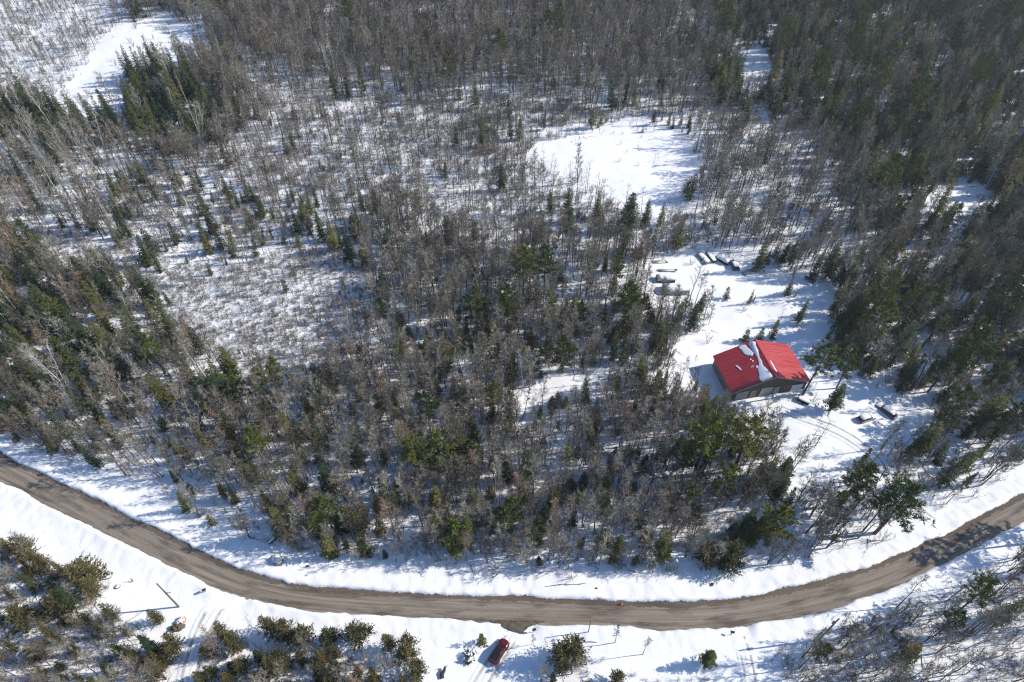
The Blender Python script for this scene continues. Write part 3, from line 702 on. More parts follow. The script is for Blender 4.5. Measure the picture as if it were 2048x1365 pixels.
# ---------------------------------------------------------------- single trees the photograph picks out: (top px, top py, height, kind, variant, width factor, label)
FEAT = [
 (1048,498,17,'pine',2,1.15,'broad tall pine left of the snowy yard, left of a pair'),
 (1092,493,16,'pine',0,1.0,'tall pine left of the snowy yard, right of a pair'),
 (950,573,14,'pine',3,1.1,'dense rounded pine standing alone in the woods at the picture centre'),
 (985,640,9,'spruce',6,1.1,'evergreen just below the rounded pine at the picture centre'),
 (1262,562,17,'pine',2,1.0,'big pine with star shaped crown between the centre woods and the yard'),
 (1243,500,13,'pine',1,.9,'pine above the star shaped pine at the left edge of the yard'),
 (1130,668,13,'pine',3,1.0,'dark pine at the snowy strip in the centre woods'),
 (1075,712,5,'spruce',3,1.0,'small spruce on the snowy strip left of the dark pine'),
 (1266,385,13,'spruce',6,1.3,'pointed spruce with wide skirt below the frozen pond'),
 (1300,395,9,'spruce',2,1.0,'slimmer spruce right of the pointed spruce below the pond'),
 (1330,400,8,'spruce',4,1.0,'small slender spruce at the lower corner of the pond'),
 (1369,425,11,'spruce',2,1.0,'narrow spruce at the top left of the yard'),
 (1392,346,9,'cedar',4,1.75,'dark rounded evergreen on the right shore of the frozen pond'),
 (1040,232,8,'spruce',2,1.2,'twin topped spruce at the far left shore of the pond'),
 (1188,210,8,'spruce',6,1.1,'dark spruce behind the far shore of the pond'),
 (1785,598,15,'pine',3,1.2,'dense pine right of the yard in the mixed woods'),
 (1662,680,18,'pine',4,1.0,'tall pine with long bare trunk right of the red roofed building'),
 (1716,700,13,'pine',1,1.0,'olive pine right of the bare trunked pine by the building'),
 (1690,770,9,'spruce',6,1.2,'dark spruce in front of the olive pine by the building'),
 (1988,650,19,'pine',2,1.1,'large yellow green pine near the right edge'),
 (1925,690,15,'pine',1,1.0,'dark pine left of the large yellow green pine at the right edge'),
 (1432,832,20,'pine',0,1.25,'big dark pine below the red roofed building, left of a pair'),
 (1515,835,19,'pine',2,1.25,'big pine below the red roofed building, right of a pair'),
 (1470,930,13,'pine',3,1.0,'lower pine in front of the big pine pair'),
 (1385,890,12,'pine',1,.8,'thin pine left of the big pine pair'),
 (1290,708,9,'spruce',2,1.1,'pointed spruce left of the path to the building'),
 (1320,740,8,'spruce',1,1.2,'bushy spruce beside the pointed one left of the building'),
 (985,762,10,'pine',5,.9,'small pine at the left end of the snowy strip'),
 (1018,785,8,'pine',5,.8,'smaller pine below the left end of the snowy strip'),
 (872,862,14,'pine',3,1.25,'broad yellowish pine in the lower centre woods'),
 (935,880,10,'pine',5,1.0,'pine right of the broad yellowish pine'),
 (1012,905,9,'spruce',4,1.0,'dark slender spruce right of the lower centre pines'),
 (905,1042,11,'pine',5,1.25,'round pine at the forest edge above the straight road'),
 (868,1030,10,'spruce',6,1.0,'spruce pressed against the round pine at the forest edge'),
 (640,995,12,'pine',3,1.2,'wide pine at the forest edge right of the snowy boulder'),
 (690,1010,11,'cedar',4,1.2,'olive evergreen right of the wide forest edge pine'),
 (620,1030,9,'cedar',2,1.2,'olive evergreen in front of the wide forest edge pine'),
 (440,825,11,'cedar',4,.95,'column of yellow olive cedar above the left road bend'),
 (462,905,9,'cedar',2,.9,'second olive cedar below the yellow column'),
 (525,985,9,'cedar',2,.8,'rusty olive cedar on the shoulder above the boulder'),
 (495,930,8,'spruce',4,1.0,'slim spruce between the olive cedars above the road'),
 (375,968,4.5,'cedar',3,.8,'small lone tree with pale stem on the snowy shoulder'),
 (455,975,6,'spruce',1,.8,'young spruce on the shoulder left of the rusty cedar'),
 (1568,1018,12,'pine',5,1.3,'dense dark pine at the forest edge inside the right bend'),
 (1480,1085,7,'cedar',1,1.1,'low round cedar at the forest edge left of the dense pine'),
 (1420,1090,6,'cedar',3,1.0,'small olive cedar at the forest edge'),
 (1212,1062,9,'pine',5,.8,'mid sized pine at the forest edge above the straight road'),
 (1745,922,16,'pine',1,1.05,'dark pine inside the right road bend'),
 (1828,975,17,'pine',4,1.5,'leaning edge pine with long trunk closest to the right road bend'),
 (1790,985,15,'pine',4,.8,'thin pine behind the leaning edge pine'),
 (1690,985,12,'pine',1,.8,'dark narrow pine at the left of the right bend group'),
 (1365,870,7,'spruce',1,1.0,'small spruce below the left corner of the building'),
 (1500,655,4,'spruce',5,1.2,'low dark spruce right behind the red roof, leftmost'),
 (1530,650,5,'spruce',3,1.0,'low dark spruce right behind the red roof, middle'),
 (1560,635,6,'spruce',1,1.0,'low dark spruce right behind the red roof, rightmost'),
 (1617,597,8,'spruce',2,.9,'lone dark spruce at the right of the yard'),
 (1590,552,6,'spruce',4,1.1,'lone young pine shaped tree in the upper right yard'),
 (1540,470,11,'spruce',2,.9,'tall narrow evergreen behind the yard'),
 (1460,570,4,'spruce',5,1.0,'small thin evergreen in the middle of the yard'),
 (1510,575,5,'spruce',4,.8,'thin evergreen right of the yard middle'),
 (1398,600,9,'spruce',2,1.1,'dark evergreen at the left edge of the yard'),
 (963,1270,4.0,'spruce',5,.85,'small neat cone evergreen in the snow left of the red car'),
 (585,415,9,'spruce',2,1.0,'dark spruce at the top of the left clearing'),
 (565,560,4,'spruce',5,1.0,'small dark spruce alone in the left clearing'),
 (655,445,10,'spruce',6,1.1,'stout spruce at the right end of the left clearing'),
 (690,465,10,'spruce',2,1.1,'spruce beside the stout one right of the left clearing'),
 (745,380,9,'spruce',6,1.2,'bushy dark spruce in the belt above the clearing'),
 (398,455,9,'spruce',2,1.0,'spruce in the belt above the clearing, left of three'),
 (425,450,8,'spruce',0,1.0,'spruce in the belt above the clearing, middle of three'),
 (448,448,9,'spruce',4,1.0,'spruce in the belt above the clearing, right of three'),
 (262,128,9,'spruce',2,1.1,'dark spruce at the tip of the upper left clump'),
 (305,88,11,'spruce',2,1.1,'tallest dark spruce of the upper left clump by the stream'),
 (330,98,10,'spruce',0,1.1,'dark spruce right of the tallest in the upper left clump'),
 (358,95,6,'spruce',1,1.0,'single small spruce on the frozen stream'),
 (132,190,8,'spruce',2,1.0,'spruce at the near bank of the frozen stream, left'),
 (168,206,9,'spruce',0,1.1,'spruce at the near bank of the frozen stream, middle'),
 (195,212,9,'spruce',2,1.0,'blue green spruce at the near bank of the frozen stream'),
 # lower edge evergreens
 (428,1248,6.5,'cedar',2,.8,'narrow cedar at the right side of the lower left driveway'),
 (452,1268,6.5,'cedar',0,1.0,'cedar next to the narrow one by the lower left driveway'),
 (520,1238,7.5,'cedar',4,1.0,'tallest cedar of the row below the road'),
 (560,1242,7,'cedar',2,1.05,'cedar right of the tallest in the row below the road'),
 (600,1258,6,'cedar',1,1.0,'olive cedar in the middle of the row below the road'),
 (648,1262,6,'cedar',0,1.05,'rounded cedar in the row below the road, centre right'),
 (700,1255,6,'cedar',3,.95,'cedar standing apart right of the row centre'),
 (768,1272,6,'cedar',2,.85,'greyish cedar near the right end of the row'),
 (808,1272,6.5,'cedar',1,1.0,'dark cedar at the right end of the row'),
 (830,1325,6,'cedar',0,1.0,'cedar at the bottom edge below the row end'),
 (470,1320,6,'cedar',4,.9,'cedar at the bottom edge beside the driveway'),
 (530,1318,6,'cedar',1,1.1,'cedar at the bottom edge below the tallest one'),
 (262,1158,1.3,'cedar',3,.42,'tiny olive shrub standing alone on the snow at the left'),
 (20,1078,7,'cedar',0,1.1,'olive cedar at the left edge below the road'),
 (55,1108,7,'cedar',2,1.0,'reddish olive cedar near the left edge'),
 (135,1135,7,'cedar',1,1.2,'wide olive cedar of the lower left group'),
 (165,1160,6.5,'cedar',4,1.0,'cedar at the right tip of the lower left group'),
 (90,1200,6.5,'cedar',0,1.2,'olive cedar in the middle of the lower left group'),
 (25,1220,6,'cedar',3,1.2,'round cedar low at the left edge'),
 (295,1225,5,'cedar',2,.9,'small pine shaped tree below the left utility pole'),
 (330,1270,6,'cedar',1,.9,'mixed olive tree left of the lower left driveway'),
 (55,1300,4.5,'cedar',3,1.0,'round green shrub near the lower left corner'),
 (290,1335,5,'cedar',1,1.1,'olive cedar at the bottom edge left of the driveway'),
 (225,1290,6,'spruce',1,1.0,'thin green conifer in the lower left corner woods'),
 (1120,1286,7.5,'cedar',4,1.2,'dense cedar right of the red car'),
 (1150,1276,8,'cedar',2,1.2,'taller cedar behind the dense one right of the red car'),
 (1240,1348,4,'cedar',3,.9,'small olive cedar at the bottom edge right of the middle'),
 (1428,1305,6,'spruce',6,1.3,'stout dark evergreen left of the right hand driveway'),
 (1660,1290,7,'pine',5,.9,'round green pine behind the right utility pole'),
 (1845,1290,7,'spruce',1,1.2,'dark evergreen beside the half buried rock at the lower right'),
 (1990,1165,13,'pine',4,1.0,'sparse pine near the lower right corner'),
 (1930,1225,11,'pine',4,.8,'sparse leaning pine left of the corner pine'),
 # single bare trees
 (1241,1250,8.5,'bare',4,.8,'bare tree rising over the road edge at the bottom centre'),
 (1300,1276,8,'bare',9,.8,'leaning bare tree at the bottom edge right of the centre'),
 (1662,838,10,'pole',1,1.0,'thin bare trunk in the yard right below the building, right of two'),
 (1645,845,9,'pole',3,.9,'thin bare trunk in the yard right below the building, left of two'),
 (1855,1160,12,'bare',7,.8,'bare tree hanging over the south bank at the right'),
 (1570,1290,8,'bare',1,.7,'dark bare trunk at the bottom edge right of the driveway'),
 (1610,1090,8,'pole',0,1.0,'leaning bare snag at the forest edge inside the right bend'),
 (490,1235,5,'pole',4,1.0,'thin dark sapling curving over the snow by the driveway'),
 (1068,1268,5,'bare',3,.55,'small bare tree right of the red car'),
 (1092,1280,5,'pole',4,.9,'thin bare sapling between the red car and the dense cedar'),
 (100,745,12,'birch',2,1.1,'big leaning pale birch with forked limbs in the left woods'),
 (185,700,12,'birch',1,1.0,'pale birch right of the big leaning one'),
 (240,690,11,'birch',0,1.0,'pale birch at the centre of the left woods'),
 (375,690,12,'birch',4,1.0,'pale branching birch at the edge of the left clearing'),
 (325,760,11,'birch',2,1.0,'pale birch below the branching one by the left clearing'),
 (1062,1000,10,'bare',6,1.0,'fan shaped pale bare tree in the lower centre woods'),
 (1255,970,11,'bare',2,1.0,'pale bare tree in the lower woods left of the big pines'),
 (565,790,11,'birch',1,1.0,'pale birch in the woods below the left clearing'),
 (330,175,12,'birch',0,1.0,'pale birch in front of the upper left clump, left'),
 (385,200,12,'birch',3,1.0,'pale birch in front of the upper left clump, right'),
]

# ---------------------------------------------------------------- scatter
XR, YR = (-270, 270), (14, 345)
area = (XR[1] - XR[0]) * (YR[1] - YR[0])
placed = {}
def free(x, y, d):
    cx, cy = int(x // 2), int(y // 2)
    for i in (-1, 0, 1):
        for j in (-1, 0, 1):
            for (a, b, e) in placed.get((cx + i, cy + j), ()):
                if (a - x) ** 2 + (b - y) ** 2 < max(d, e) ** 2: return False
    return True
def put(x, y, d): placed.setdefault((int(x // 2), int(y // 2)), []).append((x, y, d))

BARN_C = Vector((56.0, 100.5))
KEEP_OUT = [(BARN_C.x, BARN_C.y, 13.0)]
for q in ((1730,838), (1770,822), (1605,803), (1548,832), (1330,555), (1345,582), (1410,520), (1443,522), (1466,532), (1492,543)):
    KEEP_OUT.append((*ground(*q), 3.2))
KEEP_OUT.append((*ground(998, 1306), 4.5)); KEEP_OUT.append((*ground(358, 1214), 3.0)); KEEP_OUT.append((*ground(1635, 1281), 2.0)); KEEP_OUT.append((*ground(555, 1120), 3.0)); KEEP_OUT.append((*ground(360, 1248), 2.4))

trees = []          # dict per tree
for (tx, ty, h, kind, var, wf, lab) in FEAT:
    if ty > 1060 and kind == 'cedar' and h > 2: h *= 1.12; wf *= 1.45
    x, y = ground(tx, ty, h + 0.2); z = gz(x, y)
    p = PR[kind][var]; s = h / p.h
    trees.append(dict(kind=kind, var=var, x=x, y=y, z=z, sz=s, sx=s * wf, rz=RNG.uniform(0, 6.28), lean=(RNG.gauss(0, .02), RNG.gauss(0, .02)), label=lab, zone=None)); put(x, y, 1.5)
for (bx, by, h, var, lab) in ((2068, 1086, 17, 2, 'pine just past the right edge that shades the road'), (2120, 1052, 15, 0, 'second pine past the right edge that shades the road')):
    x, y, z = at(bx, by); p = PR['pine'][var]
    trees.append(dict(kind='pine', var=var, x=x, y=y, z=z, sz=h / p.h, sx=h / p.h, rz=1.0, lean=(0, 0), label=lab, zone=None)); put(x, y, 2)
SCAT = [('pine', 2.6), ('spruce', 1.25), ('cedar', 1.3), ('birch', 1.1), ('bare', 0.7), ('pole', 0.7), ('brush', 0.0)]
for kind, mind in SCAT:
    dmax = max(z[kind] for z in ZONES); n = int(area * dmax)
    x = NPR.uniform(*XR, n); y = NPR.uniform(*YR, n)
    px, py = photo(x, y)
    m = (px > -260) & (px < 2310) & (py < 1520) & (py > -130)
    x, y = x[m], y[m]
    zi = zone_at(x, y)
    dens = np.array([z[kind] for z in ZONES])[zi]
    # patchy: stands and gaps
    patch = np.clip(1.0 + 1.0 * noise(x, y, 14, 51 + len(kind)) + 0.7 * noise(x, y, 5, 61 + len(kind)), 0.15, 2.0)
    keep = NPR.uniform(0, 1, len(x)) < dens / dmax * patch
    x, y, zi = x[keep], y[keep], zi[keep]
    rd = dist_to_line(x, y, RC); dd = dist_to_line(x, y, DALL)
    ok = (rd > (5.0 if kind == 'brush' else 6.5)) & (dd > 2.4)
    for kx, ky, kr in KEEP_OUT: ok &= (x - kx) ** 2 + (y - ky) ** 2 > (kr if kind != 'brush' else kr * .7) ** 2
    x, y, zi = x[ok], y[ok], zi[ok]
    zz = gh(x, y) if len(x) else []
    for a, b, c, k in zip(x, y, zz, zi):
        if mind and not free(a, b, mind): continue
        if mind: put(a, b, mind * .8)
        hs = ZONES[k]['hs'] * RNG.uniform(.72, 1.18)
        if kind == 'spruce' and RNG.random() < .3: hs *= RNG.uniform(.45, .8)
        if kind in ('bare', 'pole') and RNG.random() < .3: hs *= RNG.uniform(.5, .8)
        v = RNG.randrange(len(PR[kind]))
        trees.append(dict(kind=kind, var=v, x=a, y=b, z=c, sz=hs, sx=hs * RNG.uniform(.85, 1.15), rz=RNG.uniform(0, 6.28), lean=(RNG.gauss(0, .045), RNG.gauss(0, .045)), label=None, zone=k))

# ---------------------------------------------------------------- single trees as things, the far mass as woods
NAME = dict(bare='bare_tree', pole='bare_tree', birch='birch_tree', spruce='spruce_tree', pine='pine_tree', cedar='cedar_tree')
LOOK = dict(bare='leafless tree', pole='slender leafless trunk', birch='pale birch', spruce='dark conifer', pine='green pine', cedar='olive cedar')
SHORT = {}
for full, sh in (('broad tall pine left of the snowy yard', 'the pine pair left of the yard'), ('dense rounded pine standing alone', 'the rounded pine at the centre'), ('big pine with star', 'the star shaped pine left of the yard'),
                 ('dark pine at the snowy strip', 'the dark pine at the snowy strip'), ('pointed spruce with wide skirt', 'the pointed spruce below the pond'), ('dark rounded evergreen on the right shore', 'the round evergreen by the pond'),
                 ('twin topped spruce', 'the twin topped spruce by the pond'), ('dense pine right of the yard', 'the dense pine right of the yard'), ('tall pine with long bare trunk', 'the bare trunked pine by the building'),
                 ('large yellow green pine', 'the large right edge pine'), ('big dark pine below', 'the big pine pair below the building'), ('pointed spruce left of the path', 'the pointed spruce left of the building'),
                 ('broad yellowish pine', 'the broad yellowish pine'), ('round pine at the forest edge', 'the round forest edge pine'), ('wide pine at the forest edge', 'the wide forest edge pine'), ('column of yellow', 'the yellow cedar column'),
                 ('rusty olive cedar', 'the rusty cedar above the boulder'), ('dense dark pine at the forest edge', 'the dense pine inside the right bend'), ('leaning edge pine', 'the leaning pine at the right bend'), ('dark pine inside the right', 'the dark pine inside the right bend'),
                 ('lone dark spruce', 'the lone dark spruce in the yard'), ('small neat cone', 'the neat cone evergreen'), ('dark spruce at the top of the left clearing', 'the spruce atop the left clearing'), ('small dark spruce alone', 'the lone spruce in the left clearing'),
                 ('stout spruce at the right end', 'the stout spruce by the left clearing'), ('bushy dark spruce in the belt', 'the bushy spruce above the left clearing'), ('spruce in the belt above the clearing, middle', 'the spruce trio above the left clearing'),
                 ('tallest dark spruce', 'the tallest upper left spruce'), ('blue green spruce', 'the blue green spruce by the stream'), ('tallest cedar of the row', 'the tallest cedar below the road'), ('dark cedar at the right end', 'the last cedar of the row'),
                 ('wide olive cedar of the lower left', 'the wide lower left cedar'), ('dense cedar right of the red car', 'the dense cedar right of the car'), ('stout dark evergreen left', 'the stout evergreen by the right drive'), ('round green pine behind', 'the round pine behind the right pole'),
                 ('sparse pine near the lower right', 'the sparse corner pine'), ('big leaning pale birch', 'the big leaning birch'), ('pale branching birch', 'the branching birch by the left clearing'), ('fan shaped pale bare tree', 'the fan shaped pale tree'),
                 ('pale bare tree in the lower woods', 'the pale tree left of the big pines'), ('pale birch in the woods below', 'the birch below the left clearing'), ('round cedar low at the left edge', 'the round cedar at the left edge')):
    SHORT[full] = sh
LM = [(*ground(1535, 775), 'the red roofed building'), (*ground(556, 1122), 'the large snowy boulder'), (*ground(358, 1214), 'the left utility pole'), (*ground(1636, 1281), 'the tall lower right pole'),
      (*ground(1415, 520), 'the two yard trailers'), (*ground(1731, 838), 'the smaller snowed in car'), (*ground(1348, 583), 'the low grey shed'),
      (*ground(1905, 415), 'the snow gap near the right edge'), (*ground(1500, 140), 'the snow gap near the top'), (*ground(1240, 335), 'the middle of the frozen pond'), (*ground(200, 195), 'the frozen stream'),
      (*ground(1893, 1068), 'the driveway mouth in the right bend'), (*ground(2048, 0), 'the top right corner'), (*ground(1024, 0), 'the middle of the top edge'), (*ground(2048, 700), 'the middle of the right edge'), (*ground(0, 700), 'the middle of the left edge'),
      (*ground(0, 330), 'the upper left edge'), (*ground(1100, 775), 'the snowy strip at the centre'), (*ground(500, 620), 'the middle of the left clearing')]
for t in trees:
    if t['label']:
        for a, b in SHORT.items():
            if t['label'].startswith(a): LM.append((t['x'], t['y'], b))
LMP = np.array([photo(a, b) for a, b, c in LM])
ORD = ('nearest', 'second', 'third', 'fourth', 'fifth', 'sixth', 'seventh', 'eighth', 'ninth', 'tenth', 'eleventh', 'twelfth', 'thirteenth', 'fourteenth', 'fifteenth', 'sixteenth', 'seventeenth', 'eighteenth')
SEC = ('to the right of', 'up and right from', 'straight above', 'up and left from', 'to the left of', 'down and left from', 'straight below', 'down and right from')
pxy = np.array([photo(t['x'], t['y']) for t in trees]); tk = np.array([t['kind'] for t in trees])
def place_words():
    """nearest landmark, direction and rank among all trees of the kind: singles out one tree"""
    for i, t in enumerate(trees): t['i'] = i
    cache = {}
    def lab(t):
        i = t['i']; order = np.argsort(((LMP - pxy[i]) ** 2).sum(1))[:3]; best = None
        for L in order:
            key = (int(L), t['kind'])
            if key not in cache:
                d = pxy - LMP[L]; r = np.hypot(d[:, 0], d[:, 1]); sec = np.round(np.arctan2(-d[:, 1], d[:, 0]) / (math.pi / 4)).astype(int) % 8
                rank = np.full(len(trees), 999)
                for q in range(8):
                    w = np.where((tk == t['kind']) & (sec == q) & (r > 3))[0]; w = w[np.argsort(r[w])][:40]; rank[w] = np.arange(len(w))
                cache[key] = (rank, sec)
            rank, sec = cache[key]
            if best is None or rank[i] < best[0]: best = (int(rank[i]), int(sec[i]), int(L))
        if best[0] >= len(ORD): return None
        return ORD[best[0]] + ' ' + LOOK[t['kind']] + ' ' + SEC[best[1]] + ' ' + LM[best[2]][2]
    return lab
place_label = place_words()
def size_in_photo(t):
    px, py = photo(t['x'], t['y'], t['z'] + PR[t['kind']][t['var']].h * t['sz'] * .6)
    vis = -20 < px < 2068 and -20 < py < 1385
    d = t['y'] * CT + (CAM_H - t['z']) * ST
    return (PR[t['kind']][t['var']].h * t['sz'] / d) if vis else -1.0
groups = {}
for t in trees: groups.setdefault(NAME.get(t['kind'], 'brush'), []).append(t)
def make_tree(t):
    p = PR[t['kind']][t['var']]; k = t['kind']
    if t['label']: lab = t['label']; grp = None
    else:
        w = ZONES[t['zone']]['words'] or 'in the woods'
        grp = {'birch': 'pale birches'}.get(k, LOOK[k] + 's') + ' ' + w; lab = place_label(t) or LOOK[k] + ' ' + w
    o = thing(NAME[k], lab, 'tree', (t['x'], t['y'], t['z']), 0, grp)
    o.rotation_euler = (t['lean'][0], t['lean'][1], t['rz']); o.scale = (t['sx'], t['sx'], t['sz'])
    for nm, me in (('trunk', p.trunk), ('crown', p.crown)):
        c = bpy.data.objects.new(nm, me); COL.objects.link(c); c.parent = o
stuff = {}
for nm, L in groups.items():
    if nm == 'brush': stuff[nm] = L; continue
    L.sort(key=lambda t: -(10 if t['label'] else size_in_photo(t)))
    n = 0
    for t in L:
        if n < 300 and size_in_photo(t) > 0: make_tree(t); n += 1
        else: stuff.setdefault(nm, []).append(t)

def scatter_object(name, items, label, cat):
    me = bpy.data.meshes.new(name)
    me.from_pydata([(t['x'], t['y'], t['z']) for t in items], [], [])
    keys = sorted({(t['kind'], t['var']) for t in items}); kid = {k: i for i, k in enumerate(keys)}
    a = me.attributes.new('variant', 'INT', 'POINT'); a.data.foreach_set('value', [kid[(t['kind'], t['var'])] for t in items])
    a = me.attributes.new('turn', 'FLOAT_VECTOR', 'POINT'); a.data.foreach_set('vector', np.array([(t['lean'][0], t['lean'][1], t['rz']) for t in items], np.float32).ravel())
    a = me.attributes.new('size', 'FLOAT_VECTOR', 'POINT'); a.data.foreach_set('vector', np.array([(t['sx'], t['sx'], t['sz']) for t in items], np.float32).ravel())
    o = bpy.data.objects.new(name, me); COL.objects.link(o)
    ng = bpy.data.node_groups.new(name, 'GeometryNodeTree')
    ng.interface.new_socket('Geometry', in_out='INPUT', socket_type='NodeSocketGeometry'); ng.interface.new_socket('Geometry', in_out='OUTPUT', socket_type='NodeSocketGeometry')
    N, K = ng.nodes, ng.links
    gi = N.new('NodeGroupInput'); go = N.new('NodeGroupOutput'); join = N.new('GeometryNodeJoinGeometry')
    def attr(n, t):
        q = N.new('GeometryNodeInputNamedAttribute'); q.data_type = t; q.inputs['Name'].default_value = n; return q.outputs['Attribute']
    av, at_, as_ = attr('variant', 'INT'), attr('turn', 'FLOAT_VECTOR'), attr('size', 'FLOAT_VECTOR')
    e2r = N.new('FunctionNodeEulerToRotation'); K.new(at_, e2r.inputs[0])
    for k, i in kid.items():
        oi = N.new('GeometryNodeObjectInfo'); oi.transform_space = 'ORIGINAL'; oi.inputs['Object'].default_value = PR[k[0]][k[1]].join(); oi.inputs['As Instance'].default_value = False
        cmp = N.new('FunctionNodeCompare'); cmp.data_type = 'INT'; cmp.operation = 'EQUAL'
        K.new(av, cmp.inputs[2]); cmp.inputs[3].default_value = i
        ip = N.new('GeometryNodeInstanceOnPoints'); K.new(gi.outputs[0], ip.inputs['Points']); K.new(cmp.outputs[0], ip.inputs['Selection'])
        K.new(oi.outputs['Geometry'], ip.inputs['Instance']); K.new(e2r.outputs[0], ip.inputs['Rotation']); K.new(as_, ip.inputs['Scale'])
        K.new(ip.outputs[0], join.inputs[0])
    K.new(join.outputs[0], go.inputs[0])
    md = o.modifiers.new('scatter', 'NODES'); md.node_group = ng
    return tag(o, label, cat, kind='stuff')
WOODS = dict(bare_tree=('leafless_woods', 'mass of leafless grey brown trees covering the land', 'woods'), spruce_tree=('conifer_woods', 'mass of dark conifers among the bare woods', 'woods'),
             birch_tree=('birch_woods', 'mass of pale trunked birches in the far woods', 'woods'), pine_tree=('pine_woods', 'scattered pines beyond the edges of the view', 'woods'),
             cedar_tree=('cedar_woods', 'mass of small olive cedars beyond the picked out ones', 'woods'), brush=('undergrowth', 'twiggy brush and fallen branches sticking out of the snow', 'undergrowth'))
for nm, L in stuff.items(): scatter_object(WOODS[nm][0], L, WOODS[nm][1], WOODS[nm][2])
print('TREES', {k: len(v) for k, v in groups.items()}, {k: len(v) for k, v in stuff.items()})

# ---------------------------------------------------------------- the red roofed building
def roofed_building():
    zg = 0.25
    A = Vector(ground(1460, 801, zg)); Bp = Vector(ground(1608, 778, zg))
    ux = (Bp - A).normalized(); uy = Vector((-ux.y, ux.x))
    W = (Bp - A).length; Hw = 2.9
    back = Vector(ground(1417, 712, Hw)); D = (back - A).dot(uy) - 0.75
    D = max(9.0, min(14.5, D)); ridge_h = Hw + 3.5
    o = thing('barn', 'low dark building with red metal gable roof in the snowy yard', 'building', (A.x, A.y, zg), math.atan2(ux.y, ux.x))
    gz0 = -0.4
    # walls, each side with gables
    w = MB(); w.add([(0, 0, gz0), (W, 0, gz0), (W, 0, Hw), (W / 2, 0, ridge_h), (0, 0, Hw)], [(0, 1, 2, 3, 4)])
    w.add([(0, D, gz0), (W, D, gz0), (W, D, Hw), (W / 2, D, ridge_h), (0, D, Hw)], [(4, 3, 2, 1, 0)])
    front = w.build('gable_wall', M['wallwood'], o)
    w = MB(); w.add([(0, 0.004, gz0), (0, D - .004, gz0), (0, D - .004, Hw), (0, 0.004, Hw)], [(3, 2, 1, 0)]); w.add([(W, 0.004, gz0), (W, D - .004, gz0), (W, D - .004, Hw), (W, 0.004, Hw)], [(0, 1, 2, 3)])
    w.build('side_wall', M['wallside'], o)
    # siding battens on the front
    nb = int(W / 0.9)
    for i in range(1, nb):
        x = W * i / nb; top = Hw + (ridge_h - Hw) * (1 - abs(x - W / 2) / (W / 2)) - .18
        m = MB(); m.box((x, -.02, (top + gz0) / 2), (.07, .04, top - gz0)); m.build('batten', M['wallwood'], front)
    # roof slopes with seams
    ov = 0.35; oe = 0.45; th = 0.12; sl = (ridge_h - Hw) / (W / 2)
    for sgn, nm in ((-1, 'roof_slope'), (1, 'roof_slope')):
        x0, x1 = (-oe, W / 2 - .001) if sgn < 0 else (W / 2 + .001, W + oe)
        zf = lambda x: ridge_h - abs(x - W / 2) * sl + .06
        m = MB(); v = [(x, y, zf(x) + dz) for dz in (0, th) for x, y in ((x0, -ov), (x1, -ov), (x1, D + ov), (x0, D + ov))]
        m.add(v, ((3, 2, 1, 0), (4, 5, 6, 7), (0, 1, 5, 4), (1, 2, 6, 5), (2, 3, 7, 6), (3, 0, 4, 7)))
        r = m.build(nm, M['roof'], o)
        ns = int((D + 2 * ov) / .75)
        for i in range(ns + 1):
            y = -ov + .03 + (D + 2 * ov - .06) * i / ns
            m = MB(); hw = .02
            m.add([(x, y + s * hw, zf(x) + th + dz) for dz in (0.001, .035) for x, s in ((x0 + .01, -1), (x1 - .01, -1), (x1 - .01, 1), (x0 + .01, 1))], ((3, 2, 1, 0), (4, 5, 6, 7), (0, 1, 5, 4), (1, 2, 6, 5), (2, 3, 7, 6), (3, 0, 4, 7)))
            m.build('roof_seam', M['roof'], r)
    m = MB(); m.add([(W / 2 + dx, y, ridge_h + .06 + th + .03 - abs(dx) * sl + .012) for y in (-ov - .02, D + ov + .02) for dx in (-.28, 0, .28)], ((0, 1, 4, 3), (1, 2, 5, 4)))
    m.build('ridge_cap', M['roof'], o)
    # pale fascia along the front gable
    m = MB()
    for s in (-1, 1):
        xa, xb = (-oe, W / 2) if s < 0 else (W / 2, W + oe)
        zf = lambda x: ridge_h - abs(x - W / 2) * sl + .02
        m.add([(xa, -ov - .03, zf(xa) - .12), (xb, -ov - .03, zf(xb) - .12), (xb, -ov - .03, zf(xb) + .13), (xa, -ov - .03, zf(xa) + .13)], ((0, 1, 2, 3),))
    m.build('fascia', M['trim'], o)
    # openings on the front wall
    def door(x, wd, h, mat, name='door', panels=1, label=None):
        m = MB(); m.box((x, -.07, h / 2 + .02), (wd, .08, h)); d = m.build(name, M[mat], o, bevel=.01)
        m = MB()
        for xx in (x - wd / 2 - .07, x + wd / 2 + .07): m.box((xx, -.075, h / 2 + .06), (.12, .13, h + .12))
        m.box((x, -.077, h + .13), (wd + .26, .13, .12)); m.build('frame', M['trim'], d)
        for k in range(1, panels):
            m = MB(); m.box((x, -.116, .02 + h * k / panels), (wd - .06, .02, .03)); m.build('panel_joint', M['steel'], d)
        if label: d['label'] = label
        return d
    door(W * .135, 2.5, 2.2, 'greypaint', panels=4, label='grey overhead door')
    door(W * .285, .95, 2.05, 'wallside')
    door(W * .46, 2.6, 2.45, 'steel', panels=4)
    door(W * .60, .95, 2.1, 'greypaint')
    m = MB(); m.box((W * .665, -.06, 1.45), (1.1, .06, .9)); g = m.build('window', M['glass'], o); m = MB(); m.box((W * .665, -.05, 1.45), (1.3, .05, 1.1)); m.build('frame', M['trim'], g)
    m = MB(); m.box((W * .755, -.05, 1.25), (1.35, .06, 2.9)); m.build('board_panel', M['brownwood'], o)
    door(W * .875, 2.5, 2.0, 'whitedoor', panels=4, label='white overhead door')
